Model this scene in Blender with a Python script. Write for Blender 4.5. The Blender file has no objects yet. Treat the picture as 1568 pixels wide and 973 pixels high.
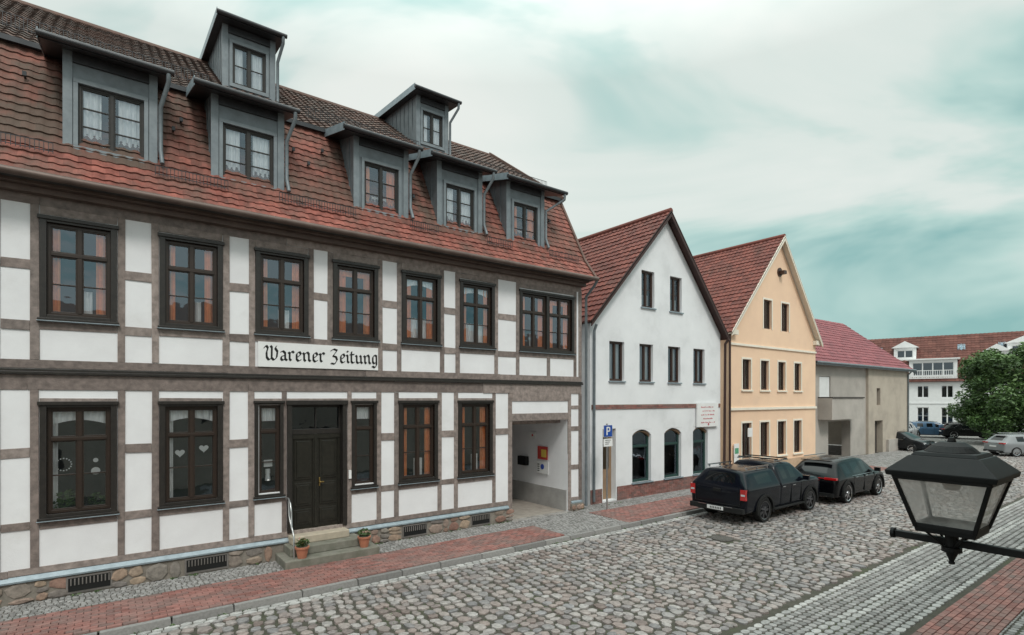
import bpy, math, random, bmesh
from mathutils import Vector, Matrix
R = random.Random(7)
S = bpy.context.scene

# ------------------------------------------------------------------ materials
def M(name, c1, c2=None, rough=.8, scale=3, bump=0, bscale=60, metal=0, palette=None,
      stretch=None, nmix=(.35, .65), var=.3, spec=.5, c3=None, c3scale=.5, c3rng=(.55, .7), bdist=.01, coat=0, c4=None, c4z=None):
    m = bpy.data.materials.new(name); m.use_nodes = True
    nt = m.node_tree; N = nt.nodes; L = nt.links
    b = N['Principled BSDF']
    b.inputs['Roughness'].default_value = rough
    b.inputs['Metallic'].default_value = metal
    b.inputs['Specular IOR Level'].default_value = spec
    b.inputs['Coat Weight'].default_value = coat
    tc = N.new('ShaderNodeTexCoord'); mp = N.new('ShaderNodeMapping')
    L.new(tc.outputs['Object'], mp.inputs[0])
    if stretch: mp.inputs['Scale'].default_value = stretch
    n1 = N.new('ShaderNodeTexNoise'); n1.inputs['Scale'].default_value = scale
    n1.inputs['Detail'].default_value = 7; n1.inputs['Roughness'].default_value = .62
    L.new(mp.outputs[0], n1.inputs['Vector'])
    rg = N.new('ShaderNodeMapRange'); rg.inputs[1].default_value = nmix[0]; rg.inputs[2].default_value = nmix[1]
    L.new(n1.outputs['Fac'], rg.inputs[0])
    if palette:
        at = N.new('ShaderNodeAttribute'); at.attribute_name = 'tint'
        cr = N.new('ShaderNodeValToRGB'); e = cr.color_ramp.elements
        n = len(palette)
        e[0].position = 0; e[0].color = (*palette[0], 1); e[1].position = 1; e[1].color = (*palette[-1], 1)
        for i in range(1, n-1):
            q = e.new(i/(n-1)); q.color = (*palette[i], 1)
        L.new(at.outputs['Fac'], cr.inputs[0])
        mr = N.new('ShaderNodeMapRange'); mr.inputs[1].default_value = .25; mr.inputs[2].default_value = .75
        mr.inputs[3].default_value = 1-var; mr.inputs[4].default_value = 1+var
        L.new(n1.outputs['Fac'], mr.inputs[0])
        mu = N.new('ShaderNodeVectorMath'); mu.operation = 'SCALE'
        L.new(cr.outputs[0], mu.inputs[0]); L.new(mr.outputs[0], mu.inputs['Scale'])
        col = mu.outputs[0]
    else:
        mx = N.new('ShaderNodeMix'); mx.data_type = 'RGBA'
        mx.inputs[6].default_value = (*c1, 1); mx.inputs[7].default_value = (*(c2 or tuple(x*.8 for x in c1)), 1)
        L.new(rg.outputs[0], mx.inputs[0]); col = mx.outputs[2]
    if c3:
        n3 = N.new('ShaderNodeTexNoise'); n3.inputs['Scale'].default_value = c3scale; n3.inputs['Detail'].default_value = 8; n3.inputs['Roughness'].default_value = .65
        L.new(tc.outputs['Object'], n3.inputs['Vector'])
        src = n3.outputs['Fac']
        if c4:   # weathering stronger toward one end of the building: (x_from, x_to, amount_from, amount_to)
            sx = N.new('ShaderNodeSeparateXYZ'); L.new(tc.outputs['Object'], sx.inputs[0])
            bx = N.new('ShaderNodeMapRange'); bx.inputs[1].default_value = c4[0]; bx.inputs[2].default_value = c4[1]
            bx.inputs[3].default_value = c4[2]; bx.inputs[4].default_value = c4[3]; L.new(sx.outputs[0], bx.inputs[0])
            ad = N.new('ShaderNodeMath'); ad.operation = 'ADD'; L.new(src, ad.inputs[0]); L.new(bx.outputs[0], ad.inputs[1]); src = ad.outputs[0]
        r3 = N.new('ShaderNodeMapRange'); r3.inputs[1].default_value = c3rng[0]; r3.inputs[2].default_value = c3rng[1]
        L.new(src, r3.inputs[0])
        r5 = N.new('ShaderNodeMath'); r5.operation = 'MULTIPLY'; r5.inputs[1].default_value = .85; L.new(r3.outputs[0], r5.inputs[0])
        m3 = N.new('ShaderNodeMix'); m3.data_type = 'RGBA'; L.new(r5.outputs[0], m3.inputs[0])
        L.new(col, m3.inputs[6]); m3.inputs[7].default_value = (*c3, 1); col = m3.outputs[2]
    L.new(col, b.inputs['Base Color'])
    if bump:
        n2 = N.new('ShaderNodeTexNoise'); n2.inputs['Scale'].default_value = bscale; n2.inputs['Detail'].default_value = 4
        L.new(mp.outputs[0], n2.inputs['Vector'])
        bp = N.new('ShaderNodeBump'); bp.inputs['Strength'].default_value = bump; bp.inputs['Distance'].default_value = bdist
        L.new(n2.outputs['Fac'], bp.inputs['Height']); L.new(bp.outputs[0], b.inputs['Normal'])
    return m

def glassmat(name, base=.28, tint=(.8, .85, .85), wav=.06, blend=.22):
    m = bpy.data.materials.new(name); m.use_nodes = True
    nt = m.node_tree; N = nt.nodes; L = nt.links; N.clear()
    o = N.new('ShaderNodeOutputMaterial'); mx = N.new('ShaderNodeMixShader')
    tr = N.new('ShaderNodeBsdfTransparent'); tr.inputs[0].default_value = (*tint, 1)
    gl = N.new('ShaderNodeBsdfGlossy'); gl.inputs['Roughness'].default_value = .02; gl.inputs[0].default_value = (.72, .87, 1, 1)
    lw = N.new('ShaderNodeLayerWeight'); lw.inputs[0].default_value = blend
    mr = N.new('ShaderNodeMapRange'); mr.inputs[3].default_value = base; mr.inputs[4].default_value = 1
    tc = N.new('ShaderNodeTexCoord'); n = N.new('ShaderNodeTexNoise'); n.inputs['Scale'].default_value = 1.8
    bp = N.new('ShaderNodeBump'); bp.inputs['Strength'].default_value = wav; bp.inputs['Distance'].default_value = .1
    L.new(tc.outputs['Object'], n.inputs['Vector']); L.new(n.outputs['Fac'], bp.inputs['Height']); L.new(bp.outputs[0], gl.inputs['Normal'])
    L.new(lw.outputs['Fresnel'], mr.inputs[0]); L.new(mr.outputs[0], mx.inputs[0])
    L.new(tr.outputs[0], mx.inputs[1]); L.new(gl.outputs[0], mx.inputs[2]); L.new(mx.outputs[0], o.inputs[0])
    return m

# ------------------------------------------------------------------ mesh builder
class MB:
    def __init__(s): s.v = []; s.f = []; s.m = []; s.t = []
    def face(s, pts, mat=0, tint=.5):
        b = len(s.v); s.v += [tuple(p) for p in pts]; s.f.append(tuple(range(b, b+len(pts)))); s.m.append(mat); s.t.append(tint)
    def box(s, x0, x1, y0, y1, z0, z1, mat=0, tint=.5):
        b = len(s.v)
        s.v += [(x0,y0,z0),(x1,y0,z0),(x1,y1,z0),(x0,y1,z0),(x0,y0,z1),(x1,y0,z1),(x1,y1,z1),(x0,y1,z1)]
        for q in ((3,2,1,0),(4,5,6,7),(0,1,5,4),(1,2,6,5),(2,3,7,6),(3,0,4,7)):
            s.f.append(tuple(b+i for i in q)); s.m.append(mat); s.t.append(tint)
    def extr(s, pts, vec, mat=0, tint=.5):
        n = len(pts); b = len(s.v); s.v += [tuple(p) for p in pts]
        s.v += [tuple(Vector(p)+Vector(vec)) for p in pts]
        s.f.append(tuple(range(b+n-1, b-1, -1))); s.f.append(tuple(range(b+n, b+2*n)))
        for i in range(n):
            j = (i+1) % n; s.f.append((b+i, b+j, b+n+j, b+n+i))
        s.m += [mat]*(n+2); s.t += [tint]*(n+2)
    def cyl(s, c, r0, r1, h, n=16, mat=0, axis='z', tint=.5, phase=0):
        b = len(s.v); c = Vector(c)
        for k, (r, t) in enumerate(((r0, 0), (r1, h))):
            for i in range(n):
                a = 2*math.pi*i/n+phase; p, q = r*math.cos(a), r*math.sin(a)
                o = {'z': (p, q, t), 'y': (p, t, q), 'x': (t, p, q)}[axis]
                s.v.append(tuple(c+Vector(o)))
        s.f.append(tuple(range(b+n-1, b-1, -1))); s.f.append(tuple(range(b+n, b+2*n)))
        for i in range(n):
            j = (i+1) % n; s.f.append((b+i, b+j, b+n+j, b+n+i))
        s.m += [mat]*(n+2); s.t += [tint]*(n+2)
    def finish(s, name, mats, parent=None, smooth=False, bevel=0, auto=None):
        me = bpy.data.meshes.new(name); me.from_pydata(s.v, [], s.f)
        for m in mats: me.materials.append(m)
        me.polygons.foreach_set('material_index', s.m)
        a = me.attributes.new('tint', 'FLOAT', 'FACE'); a.data.foreach_set('value', s.t)
        if smooth: me.polygons.foreach_set('use_smooth', [True]*len(s.f))
        me.update()
        o = bpy.data.objects.new(name, me); S.collection.objects.link(o)
        if parent: o.parent = parent
        if bevel:
            bv = o.modifiers.new('bevel', 'BEVEL'); bv.width = bevel; bv.segments = 2; bv.limit_method = 'ANGLE'
        return o

def empty(name, loc=(0, 0, 0), rz=0):
    e = bpy.data.objects.new(name, None); S.collection.objects.link(e); e.location = loc; e.rotation_euler = (0, 0, rz); return e

def pipe(name, pts, r, mat, parent=None):
    c = bpy.data.curves.new(name, 'CURVE'); c.dimensions = '3D'; c.bevel_depth = r; c.bevel_resolution = 3; c.use_fill_caps = True
    sp = c.splines.new('POLY'); sp.points.add(len(pts)-1)
    for p, q in zip(sp.points, pts): p.co = (*q, 1)
    c.materials.append(mat); o = bpy.data.objects.new(name, c); S.collection.objects.link(o)
    if parent: o.parent = parent
    return o

def wall_open(mb, x0, x1, z0, z1, y, ops, depth=.25, mat=0, rev=None, tint=.5):
    xs = sorted({x0, x1, *[v for o in ops for v in o[:2] if x0 < v < x1]}); zs = sorted({z0, z1, *[v for o in ops for v in o[2:4] if z0 < v < z1]})
    for i in range(len(xs)-1):
        for j in range(len(zs)-1):
            cx = (xs[i]+xs[i+1])/2; cz = (zs[j]+zs[j+1])/2
            if any(o[0] < cx < o[1] and o[2] < cz < o[3] for o in ops): continue
            mb.face([(xs[i],y,zs[j]),(xs[i+1],y,zs[j]),(xs[i+1],y,zs[j+1]),(xs[i],y,zs[j+1])], mat, tint)
    for o in ops: reveal(mb, o, y, depth, mat if rev is None else rev)

def reveal(mb, o, y, d, mat):
    if d == 0: return
    a, b, c, e = o[:4]
    mb.face([(a,y,c),(a,y+d,c),(a,y+d,e),(a,y,e)], mat); mb.face([(b,y,c),(b,y,e),(b,y+d,e),(b,y+d,c)], mat)
    mb.face([(a,y,e),(a,y+d,e),(b,y+d,e),(b,y,e)], mat); mb.face([(a,y,c),(b,y,c),(b,y+d,c),(a,y+d,c)], mat)

def gable_wall(mb, x0, x1, eave, peak, xp, y, ops, depth=.25, mat=0):
    xl = lambda z: x0+(xp-x0)*(z-eave)/(peak-eave); xr = lambda z: x1+(xp-x1)*(z-eave)/(peak-eave)
    z0 = ops[0][2]; z1 = ops[0][3]
    def tr(za, zb, a=None, b=None):
        la, lb = (xl(za), xl(zb)) if a is None else (a, a); ra, rb = (xr(za), xr(zb)) if b is None else (b, b)
        mb.face([(la,y,za),(ra,y,za),(rb,y,zb),(lb,y,zb)], mat)
    tr(eave, z0)
    mb.face([(xl(z1),y,z1),(xr(z1),y,z1),(xp,y,peak)], mat)
    prev = None
    for o in ops: tr(z0, z1, prev, o[0]); prev = o[1]; reveal(mb, o, y, depth, mat)
    tr(z0, z1, prev, None)

def window(mb, cx, z0, z1, w, y, cols=2, transom=None, rows=1, fr=.055, toprows=1, mull=.07, fm=0, gm=1, mw=.024):
    x0, x1 = cx-w/2, cx+w/2
    e = .002
    mb.box(x0, x0+fr, y, y+.07, z0, z1, fm); mb.box(x1-fr, x1, y, y+.07, z0, z1, fm)
    mb.box(x0+fr, x1-fr, y+e, y+.07, z0, z0+fr, fm); mb.box(x0+fr, x1-fr, y+e, y+.07, z1-fr, z1, fm)
    parts = []
    if transom:
        zt = z0+(z1-z0)*transom; mb.box(x0+fr, x1-fr, y-.012, y+.06, zt-.03, zt+.03, fm)
        parts = [(z0+fr, zt-.03, rows), (zt+.03, z1-fr, toprows)]
    else: parts = [(z0+fr, z1-fr, rows)]
    cw = (w-2*fr-(cols-1)*mull)/cols
    for k, (a, b, rr) in enumerate(parts):
        for c in range(cols):
            xa = x0+fr+c*(cw+mull); xb = xa+cw
            if c < cols-1: mb.box(xb, xb+mull, y-.006, y+.06, a, b, fm)
            s = .024
            mb.box(xa, xa+s, y+.012, y+.055, a, b, fm); mb.box(xb-s, xb, y+.012, y+.055, a, b, fm)
            mb.box(xa+s, xb-s, y+.013, y+.055, a, a+s, fm); mb.box(xa+s, xb-s, y+.013, y+.055, b-s, b, fm)
            hh = (b-a-2*s)/rr
            for r in range(1, rr): mb.box(xa+s, xb-s, y+.02, y+.05, a+s+r*hh-mw/2, a+s+r*hh+mw/2, fm)
            for r in range(rr):
                j = [R.uniform(-.0035, .0035) for _ in range(3)]
                ga, gb = a+s+r*hh, a+s+(r+1)*hh
                mb.face([(xa+s,y+.038+j[0],ga),(xb-s,y+.038+j[1],ga),(xb-s,y+.038+j[1]+j[2],gb),(xa+s,y+.038+j[0]+j[2],gb)], gm)

def curtain(mb, x0, x1, z0, z1, y, mat, amp=.022, wl=.09, gather=0):
    n = max(4, int((x1-x0)/wl*6)); ph = R.uniform(0, 6)
    prev = None
    for i in range(n+1):
        t = i/n; x = x0+(x1-x0)*t; yy = y+amp*math.sin(x/wl*2*math.pi+ph+.6*math.sin(x*13))
        sag = gather*math.sin(t*math.pi)
        cur = [(x, yy, z0+sag), (x, yy, z1)]
        if prev: mb.face([prev[0], cur[0], cur[1], prev[1]], mat)
        prev = cur

def tile_roof(name, O, U, V, w, l, tw, th, mat, parent, amp=1.0, lift_=.034):
    O, U, V = Vector(O), Vector(U).normalized(), Vector(V).normalized()
    N = U.cross(V)
    if N.z < 0: N = -N
    cols = max(1, round(w/tw)); tw = w/cols; rows = max(1, round(l/th)); th = l/rows
    prof = [(0, .004), (.14, .022), (.32, .034), (.5, .026), (.64, .008), (.82, .0)]
    us = [((c+a)*tw, h*amp, c) for c in range(cols) for a, h in prof]+[(cols*tw, .004*amp, cols-1)]
    n = len(us); v = []; f = []; t = []
    tints = [[R.random() for _ in range(cols)] for _ in range(rows)]
    wob = [.006*math.sin(u*.9+1)+.004*math.sin(u*2.3) for (u, _, _) in us]
    for r in range(rows):
        vo = R.uniform(-.003, .003); zz = R.uniform(-.004, .004)
        for (vv, lift) in ((r*th+vo, lift_), ((r+1)*th, .002)):
            for k, (u, h, c) in enumerate(us):
                v.append(O+U*u+V*(vv+(tints[r][c]-.5)*.008)+N*(h+lift+zz+wob[k]+(tints[r][c]-.5)*.008))
    for r in range(rows):
        b = r*2*n
        for i in range(n-1):
            f.append((b+i, b+i+1, b+n+i+1, b+n+i)); t.append(tints[r][us[i][2]])
            if r < rows-1:
                f.append((b+n+i, b+n+i+1, b+2*n+i+1, b+2*n+i)); t.append(0.0)
    base = len(v)
    for i in range(n): v.append(O+U*us[i][0]-N*.03)
    for i in range(n-1): f.append((base+i, base+i+1, i+1, i)); t.append(.3)
    me = bpy.data.meshes.new(name); me.from_pydata([tuple(p) for p in v], [], f); me.materials.append(mat)
    a = me.attributes.new('tint', 'FLOAT', 'FACE'); a.data.foreach_set('value', t)
    o = bpy.data.objects.new(name, me); S.collection.objects.link(o); o.parent = parent
    return o

def stone(mb, a, b, ha, hb, h, tf, n=8, p=3.5, jit=.08, mat=0, tint=.5, rot=0, inset=.62):
    base = len(mb.v); rs = []
    for i in range(n):
        an = 2*math.pi*(i+.5)/n; c, s = math.cos(an), math.sin(an)
        r = 1/((abs(c)**p+abs(s)**p)**(1/p))*(1+R.uniform(-jit, jit)); rs.append((r*c*ha, r*s*hb))
    cr, sr = math.cos(rot), math.sin(rot)
    rs = [(x*cr-y*sr, x*sr+y*cr) for x, y in rs]
    tl1, tl2 = R.uniform(-.12, .12), R.uniform(-.12, .12)
    for sc, hh in ((1, 0), (.94, .72), (inset, 1)):
        for x, y in rs:
            mb.v.append(tf(a+x*sc, b+y*sc, h*hh*(1+ (x/ha)*tl1+(y/hb)*tl2) if hh else -.01))
    for k in range(2):
        for i in range(n):
            j = (i+1) % n; mb.f.append((base+k*n+i, base+k*n+j, base+(k+1)*n+j, base+(k+1)*n+i)); mb.m.append(mat); mb.t.append(tint)
    mb.f.append(tuple(range(base+2*n, base+3*n))); mb.m.append(mat); mb.t.append(tint)

def brick(mb, x0, x1, y0, y1, z0, z1, mat=0, tint=.5, ch=.006):
    b = len(mb.v); zj = R.uniform(-.002, .003); tx = R.uniform(-.0015, .0015)
    mb.v += [(x0,y0,z0),(x1,y0,z0),(x1,y1,z0),(x0,y1,z0),(x0+ch,y0+ch,z1+zj),(x1-ch,y0+ch,z1+zj+tx),(x1-ch,y1-ch,z1+zj-tx),(x0+ch,y1-ch,z1+zj)]
    for q in ((4,5,6,7),(0,1,5,4),(1,2,6,5),(2,3,7,6),(3,0,4,7)):
        mb.f.append(tuple(b+i for i in q)); mb.m.append(mat); mb.t.append(tint)

def leaves(mb, c, rad, n, size, mat=0, shell=.5):
    for _ in range(n):
        while True:
            d = Vector((R.uniform(-1, 1), R.uniform(-1, 1), R.uniform(-1, 1)))
            if shell*R.random() < d.length < 1: break
        p = Vector((c[0]+d.x*rad[0], c[1]+d.y*rad[1], c[2]+d.z*rad[2]))
        u = Vector((R.gauss(0, 1), R.gauss(0, 1), R.gauss(0, .6))).normalized(); w = u.orthogonal().normalized()
        w = (Matrix.Rotation(R.uniform(0, 6.3), 3, u) @ w)
        s = size*R.uniform(.5, 1.2)
        mb.face([p-u*s, p+w*s*.45, p+u*s, p-w*s*.45], mat, min(1, max(0, .5+.35*d.z+R.uniform(-.3, .3))))

# ------------------------------------------------------------------ material library
plaster = M('plaster_white', (.82, .82, .84), (.76, .755, .775), rough=.9, scale=1.5, bump=.25, bscale=45, c3=(.60, .59, .575), c3scale=1.3, c3rng=(.56, .95))
timber = M('timber', None, rough=.8, palette=[(.165,.132,.12),(.225,.182,.165),(.285,.235,.215),(.19,.158,.145)], scale=9, var=.45, bump=.5, bscale=40)
darkwood = M('dark_wood', (.016,.014,.013), (.028,.024,.021), rough=.42, scale=14, bump=.15, bscale=50)
doorwood = M('door_wood', (.013,.013,.010), (.024,.022,.017), rough=.35, scale=10, bump=.1)
sashwood = M('sash_brown', (.035,.022,.016), (.027,.018,.014), rough=.4, scale=14)
glass = glassmat('window_glass', .16, (.96, .97, .97))
glass2 = glassmat('window_glass_dark', .10, (.7,.74,.74))
roomdark = M('room_dark', (.035,.033,.032), (.05,.045,.042), rough=.9)  # backdrop sheets behind windows: unlit-room shade put into the colour
cur_orange = M('curtain_orange', (.88,.32,.11), (.74,.24,.08), rough=.9, scale=8)
cur_white = M('curtain_white', (.92,.92,.92), (.84,.84,.86), rough=.9, scale=8)
zincstrip = M('zinc_flashing', (.30,.36,.40), (.22,.27,.30), rough=.45, scale=6, metal=.3)
zinc = M('zinc_dormer', (.185,.215,.235), (.13,.15,.165), rough=.5, scale=4, metal=.15, bump=.1, bscale=8)
zinc_l = M('zinc_surround', (.22,.25,.27), (.165,.19,.21), rough=.5, scale=5, metal=.15)
gutterm = M('gutter_metal', (.04,.043,.047), (.06,.06,.065), rough=.4, metal=.5)
gutterb = M('gutter_brown', (.10,.07,.06), (.14,.10,.085), rough=.5, metal=.3)
tiles_red = M('clay_tiles', None, rough=.82, palette=[(.13,.046,.035),(.21,.068,.05),(.28,.092,.068),(.175,.062,.048),(.24,.08,.06)], scale=5, var=.4, bump=.2,
              c3=(.085,.066,.05), c3scale=.9, c3rng=(.42,.66), c4=(-2,9,.10,-.01))
tiles_eave = M('clay_tiles_eave', None, rough=.82, palette=[(.16,.05,.038),(.24,.072,.053),(.29,.095,.072),(.21,.068,.052)], scale=5, var=.4, bump=.2,
              c3=(.105,.07,.055), c3scale=1.6, c3rng=(.44,.7))
tiles_brown = M('brown_tiles', None, rough=.75, palette=[(.06,.042,.036),(.10,.062,.05),(.14,.078,.06),(.08,.062,.052)], scale=5, var=.3, bump=.2, c3=(.15,.062,.042), c3scale=.5, c3rng=(.5,.8))
tiles_dark = M('dark_red_tiles', None, rough=.75, palette=[(.12,.034,.026),(.17,.046,.034),(.21,.06,.043),(.14,.04,.032)], scale=2, var=.3, c3=(.10,.045,.035), c3scale=.8, c3rng=(.5,.8))
tiles_wine = M('wine_tiles', None, rough=.55, palette=[(.17,.042,.052),(.22,.054,.064),(.25,.065,.074)], scale=2, var=.25)
fieldstone = M('fieldstone', None, rough=.85, palette=[(.20,.13,.10),(.30,.18,.14),(.26,.23,.20),(.17,.15,.14),(.36,.27,.20),(.22,.12,.095)], scale=12, var=.4, bump=.4)
mortar = M('mortar', (.26,.23,.20), (.18,.16,.135), rough=.95, scale=8, bump=.5)
cobble = M('cobble', None, rough=.6, palette=[(.115,.108,.105),(.215,.195,.188),(.29,.27,.262),(.18,.172,.175),(.255,.205,.188),(.34,.32,.31),(.165,.128,.116),(.24,.23,.235)], scale=14, var=.38, bump=.4, bscale=50)
bed = M('road_bedding', (.075,.068,.056), (.05,.048,.035), rough=.95, scale=5, bump=.5, c3=(.055,.072,.028), c3scale=.9, c3rng=(.52,.7))
smallcob = M('small_cobble', None, rough=.7, palette=[(.17,.165,.16),(.26,.25,.245),(.33,.32,.315),(.215,.20,.195)], scale=14, var=.3, bump=.4)
lightcob = M('light_cobble', None, rough=.7, palette=[(.28,.275,.27),(.37,.36,.35),(.44,.43,.42)], scale=14, var=.3, bump=.3)
redbrick = M('red_paver', None, rough=.75, palette=[(.19,.082,.07),(.26,.11,.093),(.31,.145,.125),(.225,.118,.105),(.17,.10,.09)], scale=9, var=.3, bump=.3, c3=(.19,.155,.14), c3scale=1.2, c3rng=(.46,.8))
kerbm = M('kerb_granite', None, rough=.75, palette=[(.17,.165,.16),(.23,.22,.215),(.29,.28,.27)], scale=20, var=.25, bump=.3)
stepstone = M('step_stone', (.22,.21,.18), (.14,.14,.11), rough=.85, scale=5, bump=.4)
stepbeige = M('step_beige', (.48,.41,.32), (.38,.33,.26), rough=.8, scale=5, bump=.2)
blackmetal = M('black_metal', (.008,.009,.010), (.013,.013,.014), rough=.5, metal=0, scale=20, spec=.25)
ironm = M('iron', (.085,.08,.075), (.12,.11,.10), rough=.7, metal=.2)
steel = M('steel', (.5,.5,.5), (.4,.4,.4), rough=.3, metal=.8)
whitep = M('white_paint', (.8,.8,.8), (.74,.74,.74), rough=.6)
blackp = M('black_paint', (.012,.012,.012), (.016,.016,.016), rough=.7, spec=.25)

# ------------------------------------------------------------------ world / light / camera
W = bpy.data.worlds.new("World"); S.world = W; W.use_nodes = True
nt = W.node_tree; N = nt.nodes; L = nt.links; N.clear()
out = N.new('ShaderNodeOutputWorld'); mixs = N.new('ShaderNodeMixShader')
sk = N.new('ShaderNodeTexSky'); sk.sky_type = 'NISHITA'; sk.sun_disc = False
sk.sun_elevation = math.radians(50); sk.sun_rotation = math.radians(200)
b1 = N.new('ShaderNodeBackground'); b1.inputs[1].default_value = .12; L.new(sk.outputs[0], b1.inputs[0])
b2 = N.new('ShaderNodeBackground')
tc = N.new('ShaderNodeTexCoord'); mp = N.new('ShaderNodeMapping'); mp.inputs['Scale'].default_value = (1, 1, 3.0); mp.inputs['Location'].default_value = (.4, 1.3, .15)
L.new(tc.outputs['Generated'], mp.inputs[0])
n1 = N.new('ShaderNodeTexNoise'); n1.inputs['Scale'].default_value = 1.5; n1.inputs['Detail'].default_value = 5; n1.inputs['Roughness'].default_value = .5
n1.inputs['Distortion'].default_value = .7
L.new(mp.outputs[0], n1.inputs['Vector'])
dt = N.new('ShaderNodeVectorMath'); dt.operation = 'DOT_PRODUCT'; L.new(tc.outputs['Generated'], dt.inputs[0]); dt.inputs[1].default_value = (.975, .17, -.12)
bm_ = N.new('ShaderNodeMapRange'); bm_.inputs[1].default_value = .5; bm_.inputs[2].default_value = 1.0; bm_.inputs[3].default_value = .045; bm_.inputs[4].default_value = -.105
L.new(dt.outputs['Value'], bm_.inputs[0])
ad = N.new('ShaderNodeMath'); ad.operation = 'ADD'; L.new(n1.outputs['Fac'], ad.inputs[0]); L.new(bm_.outputs[0], ad.inputs[1])
cr = N.new('ShaderNodeValToRGB'); e = cr.color_ramp.elements
e[0].position = .33; e[0].color = (.27, .50, .48, 1); e[1].position = .64; e[1].color = (.82, .86, .82, 1)
q = e.new(.42); q.color = (.50, .69, .65, 1); q = e.new(.50); q.color = (.72, .80, .76, 1)
L.new(ad.outputs[0], cr.inputs[0]); L.new(cr.outputs[0], b2.inputs[0])
sx = N.new('ShaderNodeSeparateXYZ'); L.new(tc.outputs['Generated'], sx.inputs[0])
mr = N.new('ShaderNodeMapRange'); mr.inputs[1].default_value = .5; mr.inputs[2].default_value = .95
mr.inputs[3].default_value = 1.0; mr.inputs[4].default_value = 2.9; L.new(sx.outputs[2], mr.inputs[0]); L.new(mr.outputs[0], b2.inputs[1])
mr2 = N.new('ShaderNodeMapRange'); mr2.inputs[1].default_value = .3; mr2.inputs[2].default_value = .5; mr2.inputs[3].default_value = .86; mr2.inputs[4].default_value = .98
L.new(n1.outputs['Fac'], mr2.inputs[0]); L.new(mr2.outputs[0], mixs.inputs[0])
L.new(b1.outputs[0], mixs.inputs[1]); L.new(b2.outputs[0], mixs.inputs[2]); L.new(mixs.outputs[0], out.inputs[0])

sl = bpy.data.lights.new('sun', 'SUN'); sl.energy = 1.5; sl.angle = math.radians(12); sl.color = (1, .96, .9)
so = bpy.data.objects.new('sun', sl); S.collection.objects.link(so)
az = math.radians(200); el = math.radians(50)
sd = Vector((math.sin(az)*math.cos(el), math.cos(az)*math.cos(el), math.sin(el)))
so.rotation_euler = (-sd).to_track_quat('-Z', 'Y').to_euler()

cam = bpy.data.cameras.new('camera'); co = bpy.data.objects.new('camera', cam); S.collection.objects.link(co)
co.location = (0, 0, 3.65); co.rotation_euler = (math.radians(90), 0, math.radians(-36.8))
cam.lens = 19.06; cam.sensor_width = 36; cam.shift_y = .0788; cam.clip_end = 1500; cam.clip_start = .05
S.camera = co
S.view_settings.view_transform = 'Standard'; S.view_settings.look = 'None'; S.view_settings.exposure = 0

# ------------------------------------------------------------------ GROUND
g = bpy.data.materials.new('ground_cobble'); g.use_nodes = True
nt = g.node_tree; N = nt.nodes; L = nt.links; b = N['Principled BSDF']; b.inputs['Roughness'].default_value = .8
tc = N.new('ShaderNodeTexCoord'); vo = N.new('ShaderNodeTexVoronoi'); vo.inputs['Scale'].default_value = 5.5
L.new(tc.outputs['Object'], vo.inputs['Vector'])
cr = N.new('ShaderNodeValToRGB'); cr.color_ramp.elements[0].color = (.26,.25,.245,1); cr.color_ramp.elements[1].color = (.13,.12,.11,1)
cr.color_ramp.elements[0].position = .2; cr.color_ramp.elements[1].position = .6
L.new(vo.outputs['Distance'], cr.inputs[0]); L.new(cr.outputs[0], b.inputs['Base Color'])
bp = N.new('ShaderNodeBump'); bp.invert = True; bp.inputs['Strength'].default_value = .6; bp.inputs['Distance'].default_value = .03
L.new(vo.outputs['Distance'], bp.inputs['Height']); L.new(bp.outputs[0], b.inputs['Normal'])
mb = MB(); mb.face([(-300,-300,-.03),(600,-300,-.03),(600,500,-.03),(-300,500,-.03)])
mb.finish('ground', [g])

flat = lambda z0: (lambda a, b, h: (a, b, z0+h))
mb = MB()
mb.face([(-6,3.05,-.012),(58,3.05,-.012),(58,10.24,-.012),(-6,10.24,-.012)], 1)
x = -3.0
def patch(x, y):
    return .5+.5*math.sin(x*.55+2*math.sin(y*.7))*math.sin(y*.9+x*.21)
while x < 56:
    cw = R.uniform(.14, .235); y = 4.72+R.uniform(0, .1)
    while y < 9.98:
        ch = R.uniform(.12, .28)
        if y+ch > 10.02: ch = 10.02-y
        if ch > .07:
            cx = x+cw/2+R.uniform(-.03, .03)+.10*math.sin(y*1.3+x*.25)+.03*math.sin(y*4); cy = y+ch/2
            if (cx-12.8)**2+(cy-8.0)**2 > .14:
                ti = min(1, max(0, .55*R.random()+.45*patch(cx, cy)+R.uniform(-.15,.15)))
                stone(mb, cx, cy, cw*R.uniform(.42,.49), ch*R.uniform(.44,.49), R.uniform(.02, .048), flat(-.012), n=7 if x < 25 else 6, p=2.6, jit=.15, tint=ti, rot=R.uniform(-.25, .25), inset=.55)
        y += ch
    x += cw*.98
for row in range(2):
    x = -3.0
    while x < 50:
        w = R.uniform(.15, .24); stone(mb, x+w/2, 10.055+row*.115, w*.48, .053, .02, flat(-.008), n=8, p=5, jit=.03, mat=2, tint=R.random()); x += w
y = 4.66; k = 0
while y > 3.12:
    light = k in (0, 5, 6, 11)
    rw = .13; x = 2.5+R.uniform(0, .1)
    while x < 40:
        w = R.uniform(.12, .17) if not light else R.uniform(.17, .26)
        stone(mb, x+w/2, y-rw/2, w*.465, rw*.46, .024, flat(-.008), n=8, p=3.6, jit=.09, mat=2 if light else 3, tint=R.random(), rot=R.uniform(-.06,.06)); x += w
    y -= rw; k += 1
mb.finish('cobblestone_road', [cobble, bed, lightcob, smallcob], smooth=False)

mb = MB(); mb.cyl((12.8,8.0,-.01), .27,.27,.03, 32)
for i in range(-3, 4):
    hw = math.sqrt(.23**2-(i*.06)**2)
    mb.box(12.8-hw, 12.8+hw, 8.0+i*.06-.015, 8.0+i*.06+.015, .02, .026)
mb.finish('manhole_cover', [ironm])

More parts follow.
